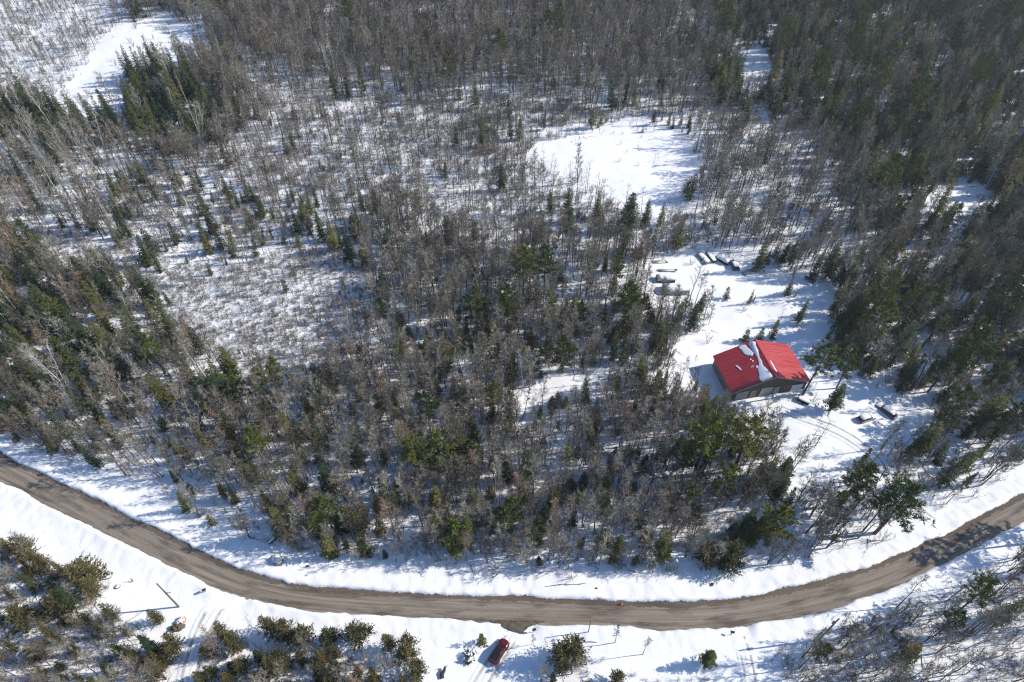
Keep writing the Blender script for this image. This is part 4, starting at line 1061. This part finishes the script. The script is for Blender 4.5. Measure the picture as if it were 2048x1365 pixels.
    # snow left on the roof: real slabs, top-level
    def slab(pts, th, name, label, left=True):
        zf = lambda x: ridge_h - abs(x - W / 2) * sl + .06 + .12 + .04
        ca, sa = math.cos(o.rotation_euler.z), math.sin(o.rotation_euler.z)
        def wpt(x, y, z): return (A.x + x * ca - y * sa, A.y + x * sa + y * ca, zg + z)
        # outline smoothed and wobbled
        P = np.array(pts, float)
        for _ in range(1):
            nx = np.roll(P, -1, 0); P = np.stack([P * .75 + nx * .25, P * .25 + nx * .75], 1).reshape(-1, 2)
        if len(P) > 12: P = P + NPR.normal(0, .07, P.shape)
        c = P.mean(0); m = MB(); n = len(P)
        ring0 = [(x, y, zf(x)) for x, y in P]; q = P + (c - P) * .0
        d = c - P; d /= np.hypot(d[:, 0], d[:, 1])[:, None] + 1e-9
        q = P + d * .04; ring1 = [(x, y, zf(x) + th * .8) for x, y in q]; q2 = P + d * .12; ring2 = [(x, y, zf(x) + th) for x, y in q2]
        m.add([wpt(*p) for p in ring0 + ring1 + ring2], [(k * n + i, k * n + (i + 1) % n, (k + 1) * n + (i + 1) % n, (k + 1) * n + i) for k in (0, 1) for i in range(n)] + [tuple(2 * n + i for i in range(n))])
        ob = m.build(name, M['csnow'], None, True); tag(ob, label, 'snow'); return ob
    h = W / 2
    ab = lambda L: [(h - a * h, D * b) for a, b in L]
    slab(ab([(.03, 1.01), (.06, .85), (.08, .72), (.13, .5), (.12, .3), (.07, .06), (.07, -.02), (.20, -.02), (.34, -.02), (.37, .08), (.30, .20), (.28, .34), (.19, .41), (.175, .55), (.15, .68), (.20, .84), (.195, 1.01)]), .04, 'roof_snow', 'long strip of snow beside the ridge on the shaded red roof slope')
    slab(ab([(.245, 1.01), (.34, 1.015), (.43, 1.01), (.40, .88), (.37, .73), (.29, .69), (.215, .66), (.20, .74), (.235, .88)]), .04, 'roof_snow', 'square patch of snow at the back of the shaded red roof slope')
    slab([(h - 6.1, D * .585), (h - 5.85, D * .60), (h - 5.4, D * .50), (h - 5.3, D * .42), (h - 5.6, D * .43), (h - 5.85, D * .52)], .06, 'roof_snow', 'small bean shaped scrap of snow on the shaded red roof slope')
    for k, (a, b, s) in enumerate(((2.55, .54, .16), (2.95, .42, .14), (3.3, .40, .12), (2.4, .37, .20), (2.75, .60, .12))):
        slab([(h - a + s * math.cos(t) * (1 + .3 * math.sin(3 * t + k)), D * b + 1.6 * s * math.sin(t)) for t in [i * 6.283 / 8 for i in range(8)]], .05, 'roof_snow_scrap', 'tiny snow scrap on the red roof beside the long strip', True)['group'] = 'tiny snow scraps on the red roof'
    slab([(h + .9, D * .08), (h + .6, D * .2), (h + .75, D * .44), (h + .95, D * .45), (h + 1.05, D * .25)], .03, 'roof_snow', 'thin icy streak of snow on the sunlit red roof slope')
    return o, A, ux, uy, W, D
barn = roofed_building()
print('BARN', barn[4], barn[5])

# ---------------------------------------------------------------- vehicles
def loft(mb, secs, smooth_close=True):
    """secs: list of (x, [(y, z) ring]) lofted along x with end caps"""
    o = len(mb.v); n = len(secs[0][1])
    for x, ring in secs: mb.v += [(x, y, z) for y, z in ring]
    for i in range(len(secs) - 1):
        for j in range(n): mb.f.append((o + i * n + j, o + i * n + (j + 1) % n, o + (i + 1) * n + (j + 1) % n, o + (i + 1) * n + j))
    mb.f.append(tuple(o + j for j in reversed(range(n)))); mb.f.append(tuple(o + (len(secs) - 1) * n + j for j in range(n)))
def ring(w, z0, z1, k=.82):
    h = w / 2; return [(-h * .92, z0), (h * .92, z0), (h, z0 + (z1 - z0) * .45), (h * k, z1), (h * k * .5, z1 + .02), (-h * k * .5, z1 + .02), (-h * k, z1), (-h, z0 + (z1 - z0) * .45)]
def make_car(label, loc, rz, paint='carred', L=4.5, Wd=1.82, snowy=False, name='parked_car'):
    o = thing(name, label, 'car', loc, rz)
    m = MB(); s = L / 4.5
    loft(m, [(-2.22 * s, ring(Wd * .80, .42, .80, .9)), (-2.12 * s, ring(Wd * .93, .30, .98, .9)), (-1.5 * s, ring(Wd, .25, 1.04, .9)), (-.6 * s, ring(Wd, .24, 1.03, .9)), (.7 * s, ring(Wd, .24, 1.02, .9)),
             (1.2 * s, ring(Wd, .25, .98, .9)), (1.9 * s, ring(Wd * .95, .30, .86, .88)), (2.2 * s, ring(Wd * .80, .36, .70, .85))])
    m.build('body', M[paint], o, True)
    m = MB(); loft(m, [(-2.0 * s, ring(Wd * .80, .98, 1.06, .9)), (-1.62 * s, ring(Wd * .86, .98, 1.50, .80)), (-.4 * s, ring(Wd * .88, .98, 1.57, .80)), (.35 * s, ring(Wd * .87, .98, 1.53, .80)), (1.15 * s, ring(Wd * .82, .96, 1.03, .9))])
    m.build('cabin_glass', M['glass'], o, True)
    m = MB(); loft(m, [(-1.66 * s, ring(Wd * .70, 1.49, 1.535, .95)), (-.4 * s, ring(Wd * .74, 1.55, 1.61, .95)), (.38 * s, ring(Wd * .70, 1.51, 1.57, .95))])
    rf = m.build('roof', M[paint], o, True)
    if not snowy:
        m = MB(); m.box((-.62 * s, 0, 1.618), (1.75, 1.0, .02)); m.build('roof_window', M['glass'], rf)
        for y in (-.56, .56): m = MB(); m.tube([(-1.5 * s, y, 1.57), (-.5 * s, y, 1.65), (.25 * s, y, 1.61)], [.025] * 3, 5); m.build('roof_rail', M['dark'], rf)
    for x, y in ((1.4, 1), (1.4, -1), (-1.38, 1), (-1.38, -1)):
        m = MB(); m.tube([(x * s, y * (Wd / 2 - .2), .34), (x * s, y * (Wd / 2 + .01), .34)], [.34, .34], 16); wh = m.build('wheel', M['rubber'], o)
        m = MB(); m.tube([(x * s, y * (Wd / 2 - .01), .34), (x * s, y * (Wd / 2 + .022), .34)], [.21, .20], 12); m.build('rim', M['steel'], wh)
    for y in (-1, 1):
        m = MB(); m.box((2.08 * s, y * .60, .72), (.24, .36, .12), y * -.25); m.build('headlight', M['lampclear'], o)
        m = MB(); m.box((-2.12 * s, y * .66, .86), (.14, .26, .26)); m.build('tail_light', M['lampred'], o)
        m = MB(); m.box((.75 * s, y * (Wd / 2 + .08), 1.05), (.12, .2, .14)); m.build('mirror', M[paint], o)
        for x in (-.75, .35): m = MB(); m.box((x * s, y * (Wd / 2 + .005), .82), (.16, .03, .03)); m.build('door_handle', M['dark'], o)
    m = MB(); m.box((2.16 * s, 0, .52), (.1, 1.1, .16)); m.build('grille', M['dark'], o)
    return o
def snow_cap(secs, loc, rz, label, name='snow_cover'):
    m = MB(); loft(m, secs); c = m.build(name, M['csnow'], None, True); c.location = loc; c.rotation_euler = (0, 0, rz); tag(c, label, 'snow')
    sb = c.modifiers.new('s', 'SUBSURF'); sb.levels = sb.render_levels = 2; return c
a = Vector(ground(1011, 1286)); b = Vector(ground(985, 1327)); ctr = (a + b) / 2; d = a - b
carz = gz(ctr.x, ctr.y) + 0.06
make_car('red car parked on the driveway at the bottom edge', (ctr.x, ctr.y, carz), math.atan2(d.y, d.x), 'carred', 4.5, 1.85)

def snowy_car(px, py, rz, paint, label, slabel, L=4.4):
    x, y, z = at(px, py)
    make_car(label, (x, y, z - .5), rz, paint, L, 1.8, True)
    s = L / 4.5
    snow_cap([(-1.75 * s, ring(1.3, 1.50, 1.60)), (-1.5 * s, ring(1.42, 1.50, 1.86)), (-.4 * s, ring(1.45, 1.55, 1.93)), (.35 * s, ring(1.4, 1.50, 1.85)), (.75 * s, ring(1.3, 1.25, 1.52))], (x, y, z - .5), rz, slabel + ' roof')
    snow_cap([(1.05 * s, ring(1.45, .98, 1.22)), (1.4 * s, ring(1.5, .94, 1.24)), (1.9 * s, ring(1.4, .84, 1.10)), (2.1 * s, ring(1.1, .76, .92))], (x, y, z - .5), rz, slabel + ' bonnet')
snowy_car(1731, 838, .35, 'greypaint', 'snow covered car at the right end of the yard', 'snow lying on the smaller snowed in car', 4.2)
snowy_car(1771, 823, 2.2, 'bluegrey', 'larger snow covered car beneath the trees right of the yard', 'snow lying on the larger snowed in car', 4.9)

def trailer(px, py, rz, L, Wd, Hh, label, paint='greypaint', slabel=None, snow_t=.35):
    x, y, z = at(px, py)
    o = thing('trailer', label, 'trailer', (x, y, z - .4), rz)
    m = MB(); m.box((0, 0, .62), (L, Wd, .12)); m.build('deck', M['dark'], o, bevel=.02)
    for yy in (-Wd / 2 + .04, Wd / 2 - .04): m = MB(); m.box((0, yy, .68 + Hh / 2), (L, .07, Hh)); m.build('side_board', M[paint], o)
    for xx in (-L / 2 + .035, L / 2 - .035): m = MB(); m.box((xx, 0, .68 + Hh / 2), (.07, Wd - .16, Hh - .004)); m.build('end_board', M[paint], o)
    m = MB(); m.tube([(L / 2, -.4, .58), (L / 2 + 1.1, 0, .5)], [.05, .05], 5); m.tube([(L / 2, .4, .58), (L / 2 + 1.1, 0, .5)], [.05, .05], 5); m.build('drawbar', M['dark'], o)
    for yy in (-Wd / 2 - .12, Wd / 2 + .12): m = MB(); m.tube([(-.1, yy - .09, .34), (-.1, yy + .09, .34)], [.34, .34], 14); m.build('wheel', M['rubber'], o)
    if slabel:
        top = .68 + Hh
        snow_cap([(-L / 2 + .02, ring(Wd * .9, top - .12, top + snow_t * .5)), (-L / 4, ring(Wd * .95, top - .12, top + snow_t)), (L / 4, ring(Wd * .95, top - .12, top + snow_t * .9)), (L / 2 - .02, ring(Wd * .9, top - .12, top + snow_t * .5))], (x, y, z - .4), rz, slabel)
    return o
trailer(1407, 519, 1.98, 4.3, 1.6, .45, 'grey trailer under snow, left of two at the top of the yard', 'greypaint', 'snow heaped on the left trailer', .16)
trailer(1422, 517, 1.88, 3.9, 1.35, .4, 'dark trailer under snow, right of two at the top of the yard', 'dark', 'snow heaped on the right trailer', .14)
trailer(1606, 803, 2.55, 2.6, 1.35, .45, 'small dark trailer with snow in front of the building', 'dark', 'snow filling the small trailer', .2)

def shed(px, py, rz, L, Wd, Hh, label, slabel, mat):
    x, y, z = at(px, py)
    o = thing('lean_to_shed', label, 'shed', (x, y, z - .1), rz)
    for xx, nm in ((-L / 2, 'end_wall'), (L / 2, 'end_wall')):
        m = MB(); m.add([(xx + dx, yy, zz) for dx in (-.04, .04) for yy, zz in ((-Wd / 2, 0), (Wd / 2, 0), (Wd / 2, Hh * .72), (0, Hh), (-Wd / 2, Hh * .72))], ((4, 3, 2, 1, 0), (5, 6, 7, 8, 9), (0, 1, 6, 5), (1, 2, 7, 6), (2, 3, 8, 7), (3, 4, 9, 8), (4, 0, 5, 9)))
        m.build(nm, M[mat], o)
    for s in (-1, 1):
        m = MB(); m.box((0, s * (Wd / 2 - .03), Hh * .36), (L - .1, .06, Hh * .72)); m.build('side_wall', M[mat], o)
        m = MB(); m.add([(xx, s * yy, zz + dz) for dz in (.01, .07) for xx, yy, zz in ((-L / 2 - .1, 0.001, Hh), (L / 2 + .1, 0.001, Hh), (L / 2 + .1, Wd / 2 + .15, Hh * .68), (-L / 2 - .1, Wd / 2 + .15, Hh * .68))], ((3, 2, 1, 0), (4, 5, 6, 7), (0, 1, 5, 4), (1, 2, 6, 5), (2, 3, 7, 6), (3, 0, 4, 7)))
        m.build('roof_slope', M['steel'], o)
    def rr(k): h = Wd / 2 * k; return [(-h, Hh * .70), (0, Hh * 1.02), (h, Hh * .70), (h * .98, Hh * .70 + .28), (h * .4, Hh + .30), (-h * .4, Hh + .30), (-h * .98, Hh * .70 + .28)]
    m = MB(); loft(m, [(-L / 2 + .05, rr(.94)), (-L / 4, rr(1.0)), (L / 4, rr(1.02)), (L / 2, rr(.96))]); c = m.build('snow_cover', M['csnow'], None, True); c.location = (x, y, z - .06); c.rotation_euler = (0, 0, rz); tag(c, slabel, 'snow')
shed(1348, 583, .06, 5.8, 2.8, 2.0, 'low grey shed under a snowy roof at the left of the yard', 'snow on the low grey shed roof', 'greypaint')
shed(1330, 561, .03, 4.6, 2.0, 1.5, 'dark low shelter under snow above the grey shed', 'snow on the dark low shelter', 'dark')
def lumber(px, py, rz, n, L, label):
    x, y, z = at(px, py); o = thing('log_pile', label, 'log pile', (x, y, z), rz); r = random.Random(int(px))
    for i in range(n):
        m = MB(); yy = (i - n / 2) * .3 + r.gauss(0, .05); l = L * r.uniform(.8, 1.1); m.tube([(-l / 2, yy, .06), (l / 2, yy + r.gauss(0, .12), .08)], [.13, .11], 7); lg = m.build('log', M['brownwood'] if i % 2 else M['pole'], o)
        m = MB(); m.tube([(-l * .42, yy, .17), (0, yy, .2), (l * .38, yy, .17)], [.07, .10, .05], 6); m.build('snow_strip', M['csnow'], lg, True)
lumber(1334, 541, .02, 3, 5.0, 'row of long logs half under snow at the upper left of the yard')
lumber(1494, 545, .5, 5, 3.4, 'low heap of poles half under snow at the top right of the yard')
lumber(1455, 512, 1.2, 4, 3.0, 'small heap of poles behind the snowed in yard vehicles')
lumber(1318, 524, .1, 4, 4.5, 'short stack of logs in shade left of the yard')

x, y, z = at(1444, 522)
make_car('dark snow covered vehicle between the two trailers and the grey van', (x, y, z - .45), 2.35, 'dark', 4.2, 1.75, True)
snow_cap([(-1.9, ring(1.6, .98, 1.66)), (-1.5, ring(1.75, .98, 1.95)), (-.3, ring(1.78, .98, 2.0)), (.5, ring(1.7, .98, 1.86)), (1.2, ring(1.6, .95, 1.34)), (1.8, ring(1.4, .84, 1.12))], (x, y, z - .5), 2.35, 'snow smothering the dark vehicle at the top of the yard')
x, y, z = at(1467, 532)
make_car('blue grey snow covered vehicle right of the dark one', (x, y, z - .4), 1.75, 'bluegrey', 4.3, 1.8, True)
snow_cap([(-1.75, ring(1.3, 1.50, 1.62)), (-1.5, ring(1.45, 1.50, 1.84)), (-.4, ring(1.5, 1.55, 1.9)), (.45, ring(1.4, 1.48, 1.76))], (x, y, z - .4), 1.75, 'snow on the roof of the blue grey vehicle')

# ---------------------------------------------------------------- rocks, poles, small things
def rock(px, py, size, label, mat='rock', snow=None, seed=1, name='boulder', flat=.75, sink=.3):
    x, y, z = at(px, py); r = random.Random(seed); m = MB()
    nu, nv = 12, 7; pts = []
    def R(a, e):
        v = dirv(a, e); return 1 + .22 * math.sin(2.1 * a + seed) * math.cos(e) + .16 * math.sin(3.3 * e * 2 + a * 3 + seed * 2) + .10 * math.sin(5 * a + 4 * e + seed)
    def surf(k, e0):
        vs = []
        for j in range(nv):
            e = e0 + (math.pi / 2 - .12 - e0) * j / (nv - 1)
            for i in range(nu):
                a = 6.283 * i / nu; q = dirv(a, e) * R(a, e) * k; vs.append((q.x * size, q.y * size * .85, q.z * size * flat))
        fs = [(j * nu + i, j * nu + (i + 1) % nu, (j + 1) * nu + (i + 1) % nu, (j + 1) * nu + i) for j in range(nv - 1) for i in range(nu)] + [tuple((nv - 1) * nu + i for i in range(nu))]
        return vs, fs
    m.add(*surf(1.0, -.9)); o = m.build(name, M[mat]); o.location = (x, y, z + size * (flat - .0) * sink); tag(o, label, 'rock')
    if snow:
        m = MB(); m.add(*surf(1.07, .55)); c = m.build('snow_cap', M['csnow'], o, True); c.location = (-.05 * size, 0, .02)
    return o
rock(556, 1122, 1.1, 'large round boulder on the snowy shoulder above the road bend', 'rock', 'snow on top of the large round boulder', 3)
rock(364, 1243, .8, 'pinkish rock beside the lower left driveway', 'redrock', 'snow patch on the pinkish rock', 5)
rock(356, 1256, 1.0, 'brown rock below the pinkish rock by the driveway', 'brownrock', None, 7)
rock(237, 1174, .45, 'small grey rock beside the tiny shrub at the left', 'rock', 'snow on the small grey rock', 11)
rock(217, 1153, .75, 'grey rock poking from snow left of the tiny shrub', 'rock', 'snow on the rock left of the tiny shrub', 12, flat=.45)
rock(236, 1260, .55, 'half buried rock in the lower left woods', 'rock', 'snow on the half buried lower left rock', 13)
rock(1722, 1257, 1.0, 'grey boulder with snow right of the utility pole', 'rock', 'snow on the boulder right of the utility pole', 14)
rock(1797, 1273, 1.1, 'snow capped boulder at the lower right', 'rock', 'snow on the lower right boulder', 15)
rock(1892, 1258, .7, 'reddish rock among trunks at the lower right', 'redrock', None, 16)
rock(1672, 1077, .7, 'reddish rock under the trees inside the right bend', 'redrock', None, 17)
rock(1424, 1170, .35, 'small dark stone on the snow above the right part of the road', 'brownrock', None, 18)
rock(1192, 1178, .3, 'small dark stone on the snow above the straight road', 'brownrock', None, 19)
rock(616, 1133, .3, 'small dark stone right of the large boulder', 'brownrock', None, 20)
rock(33, 882, .8, 'dark rock on the snow at the left end of the road', 'brownrock', None, 21, flat=.5)
rock(1548, 832, .55, 'pale block in the snow in front of the building', 'rock', 'snow on the pale block in front of the building', 22)
rock(1875, 820, .8, 'rock in the right woods beyond the larger snowed in car', 'rock', None, 23) if False else None

def utility_pole(px, py, h, label, arm=True, can=False, second=False):
    x, y, z = at(px, py); o = thing('utility_pole', label, 'utility pole', (x, y, z), 0)
    m = MB(); m.tube([(0, 0, -.5), (0, 0, h * .5), (0, 0, h)], [.16, .14, .11], 8); m.build('pole', M['pole'], o)
    if arm:
        m = MB(); m.box((.35, 0, h * .62), (1.1, .08, .1)); m.build('crossarm', M['pole'], o)
        for xx in (.15, .82): m = MB(); m.tube([(xx, 0, h * .62 + .05), (xx, 0, h * .62 + .2)], [.04, .03], 6); m.build('insulator', M['steel'], o)
    m = MB(); m.tube([(0, 0, h), (0, 0, h + .18)], [.04, .03], 6); m.build('insulator', M['steel'], o)
    if can: m = MB(); m.tube([(-.32, 0, h * .80), (-.32, 0, h * .80 + .75)], [.2, .2], 10); m.build('transformer', M['steel'], o)
    return o
utility_pole(358, 1214, 10, 'wooden utility pole with long shadow left of the lower left driveway')
utility_pole(1636, 1281, 10, 'wooden utility pole with transformer at the lower right', False, True)
utility_pole(1627, 1282, 6.2, 'shorter wooden pole beside the lower right utility pole', False)
utility_pole(1176, 1266, 5.5, 'thin pole at the near road edge right of the middle', False).scale = (.55, .55, 1)

def mailbox(px, py, label, rz=0.0):
    x, y, z = at(px, py); o = thing('mailbox', label, 'mailbox', (x, y, z), rz)
    m = MB(); m.box((0, 0, .4), (.1, .1, 1.2)); m.build('post', M['pole'], o)
    m = MB(); loft(m, [(-.32, ring(.4, 1.0, 1.32, .6)), (.32, ring(.4, 1.0, 1.32, .6))]); m.build('box', M['dark'], o)
    m = MB(); m.box((.1, -.22, 1.25), (.04, .02, .2)); m.build('flag', M['steel'], o)
mailbox(412, 1185, 'dark mailbox by the mouth of the lower left driveway', .5)
mailbox(1068, 1264, 'dark mailbox in the snow right of the bare gravel mouth', .2)
mailbox(1462, 1269, 'dark mailbox by the mouth of the right hand driveway', -.2)

x, y = ground(1243, 1209); o = thing('traffic_marker', 'small orange marker at the far edge of the road', 'marker', (x, y, .02))
m = MB(); m.tube([(0, 0, 0.03), (0, 0, .7)], [.17, .04], 12); m.build('cone', M['orange'], o)
m = MB(); m.box((0, 0, .02), (.42, .42, .04)); m.build('base', M['orange'], o); m = MB(); m.tube([(0, 0, .36), (0, 0, .48)], [.118, .097], 12); m.build('stripe', M['lampclear'], o)

def log(p0, p1, r0, label, z1=.2, snow=None, mat='dbark'):
    a = at(*p0); b = at(*p1); m = MB(); A = Vector(a); B = Vector(b) + UP * z1; d = B - A
    side = Vector((-d.y, d.x, 0)).normalized()
    P = [A + UP * .1, A.lerp(B, .35) + side * .15 + UP * .12, A.lerp(B, .7) - side * .1 + UP * .12, B + UP * .1]
    m.tube(P, [r0, r0 * .85, r0 * .65, r0 * .35], 7); r = random.Random(int(p0[0]))
    o = thing('fallen_log', label, 'log', (0, 0, 0))
    m.build('stem', M[mat], o)
    for k in range(5):
        q = on_path(P, r.uniform(.35, .95)); m = MB(); e = q + (d.normalized() * .6 + rv(r) + UP * .6).normalized() * r.uniform(.5, 1.3); m.tube([q, e], [.05, .015], 5); m.build('branch_stub', M[mat], o)
    if snow:
        m = MB(); m.tube([p + UP * r0 * .75 for p in P[:3]], [r0 * .6, r0 * .55, r0 * .3], 6); s = m.build('snow_strip', M['csnow'], None, True); tag(s, snow, 'snow')
log((538, 1088), (590, 1056), .32, 'dark fallen trunk lying in shade above the large boulder', 1.2, 'snow along the dark fallen trunk')
log((1088, 1175), (1172, 1167), .10, 'thin dark strip along the snow above the straight road', .05)  # thin dark tube laid along the snow, low and nearly straight
log((884, 1357), (890, 1336), .42, 'dark crooked log at the bottom edge left of the red car', .6)
log((120, 1150), (70, 1105), .08, 'thin fallen birch stem in the lower left', .8, None, 'birch')

# snow laden round bush by the car
x, y, z = at(940, 1316); o = thing('snowy_bush', 'round leafy bush with snow on it left of the red car', 'bush', (x, y, z)); r = random.Random(5); C = MB(); S = MB()
for i in range(26):
    d = dirv(r.uniform(0, 6.28), r.uniform(.15, 1.4)); e = d * r.uniform(.9, 1.5); S.tube([(0, 0, 0), e], [.04, .015], 4, False)
    for k in range(9): leafy(C, e * r.uniform(.55, 1) + rv(r) * .12, (d + rv(r) * .7).normalized(), .34, .2, r)
S.build('stems', M['dbark'], o); C.build('foliage', M['spruce'], o)
m = MB()
for i in range(14):
    d = dirv(r.uniform(0, 6.28), r.uniform(.5, 1.4)) * r.uniform(.9, 1.25); m.tube([d + UP * .02, d + UP * .14, d + UP * .2], [.2, .18, .05], 7)
b = m.build('snow_lumps', M['csnow'], None, True); b.location = (x, y, z); tag(b, 'lumps of snow on the round bush left of the red car', 'snow')

# ---------------------------------------------------------------- thin winter haze
m = MB(); m.box((0, 0, 59.5), (9000, 9000, 127)); hz = m.build('haze', None)
hm = bpy.data.materials.new('haze'); hm.use_nodes = True; hn = hm.node_tree
for n in list(hn.nodes): hn.nodes.remove(n)
pv = hn.nodes.new('ShaderNodeVolumePrincipled'); pv.inputs['Color'].default_value = (0.86, 0.92, 1.0, 1); pv.inputs['Density'].default_value = 0.00019; pv.inputs['Anisotropy'].default_value = 0.35
ho = hn.nodes.new('ShaderNodeOutputMaterial'); hn.links.new(pv.outputs[0], ho.inputs['Volume']); hz.data.materials.append(hm)
tag(hz, 'thin pale winter haze over the far woods', 'haze', kind='stuff')
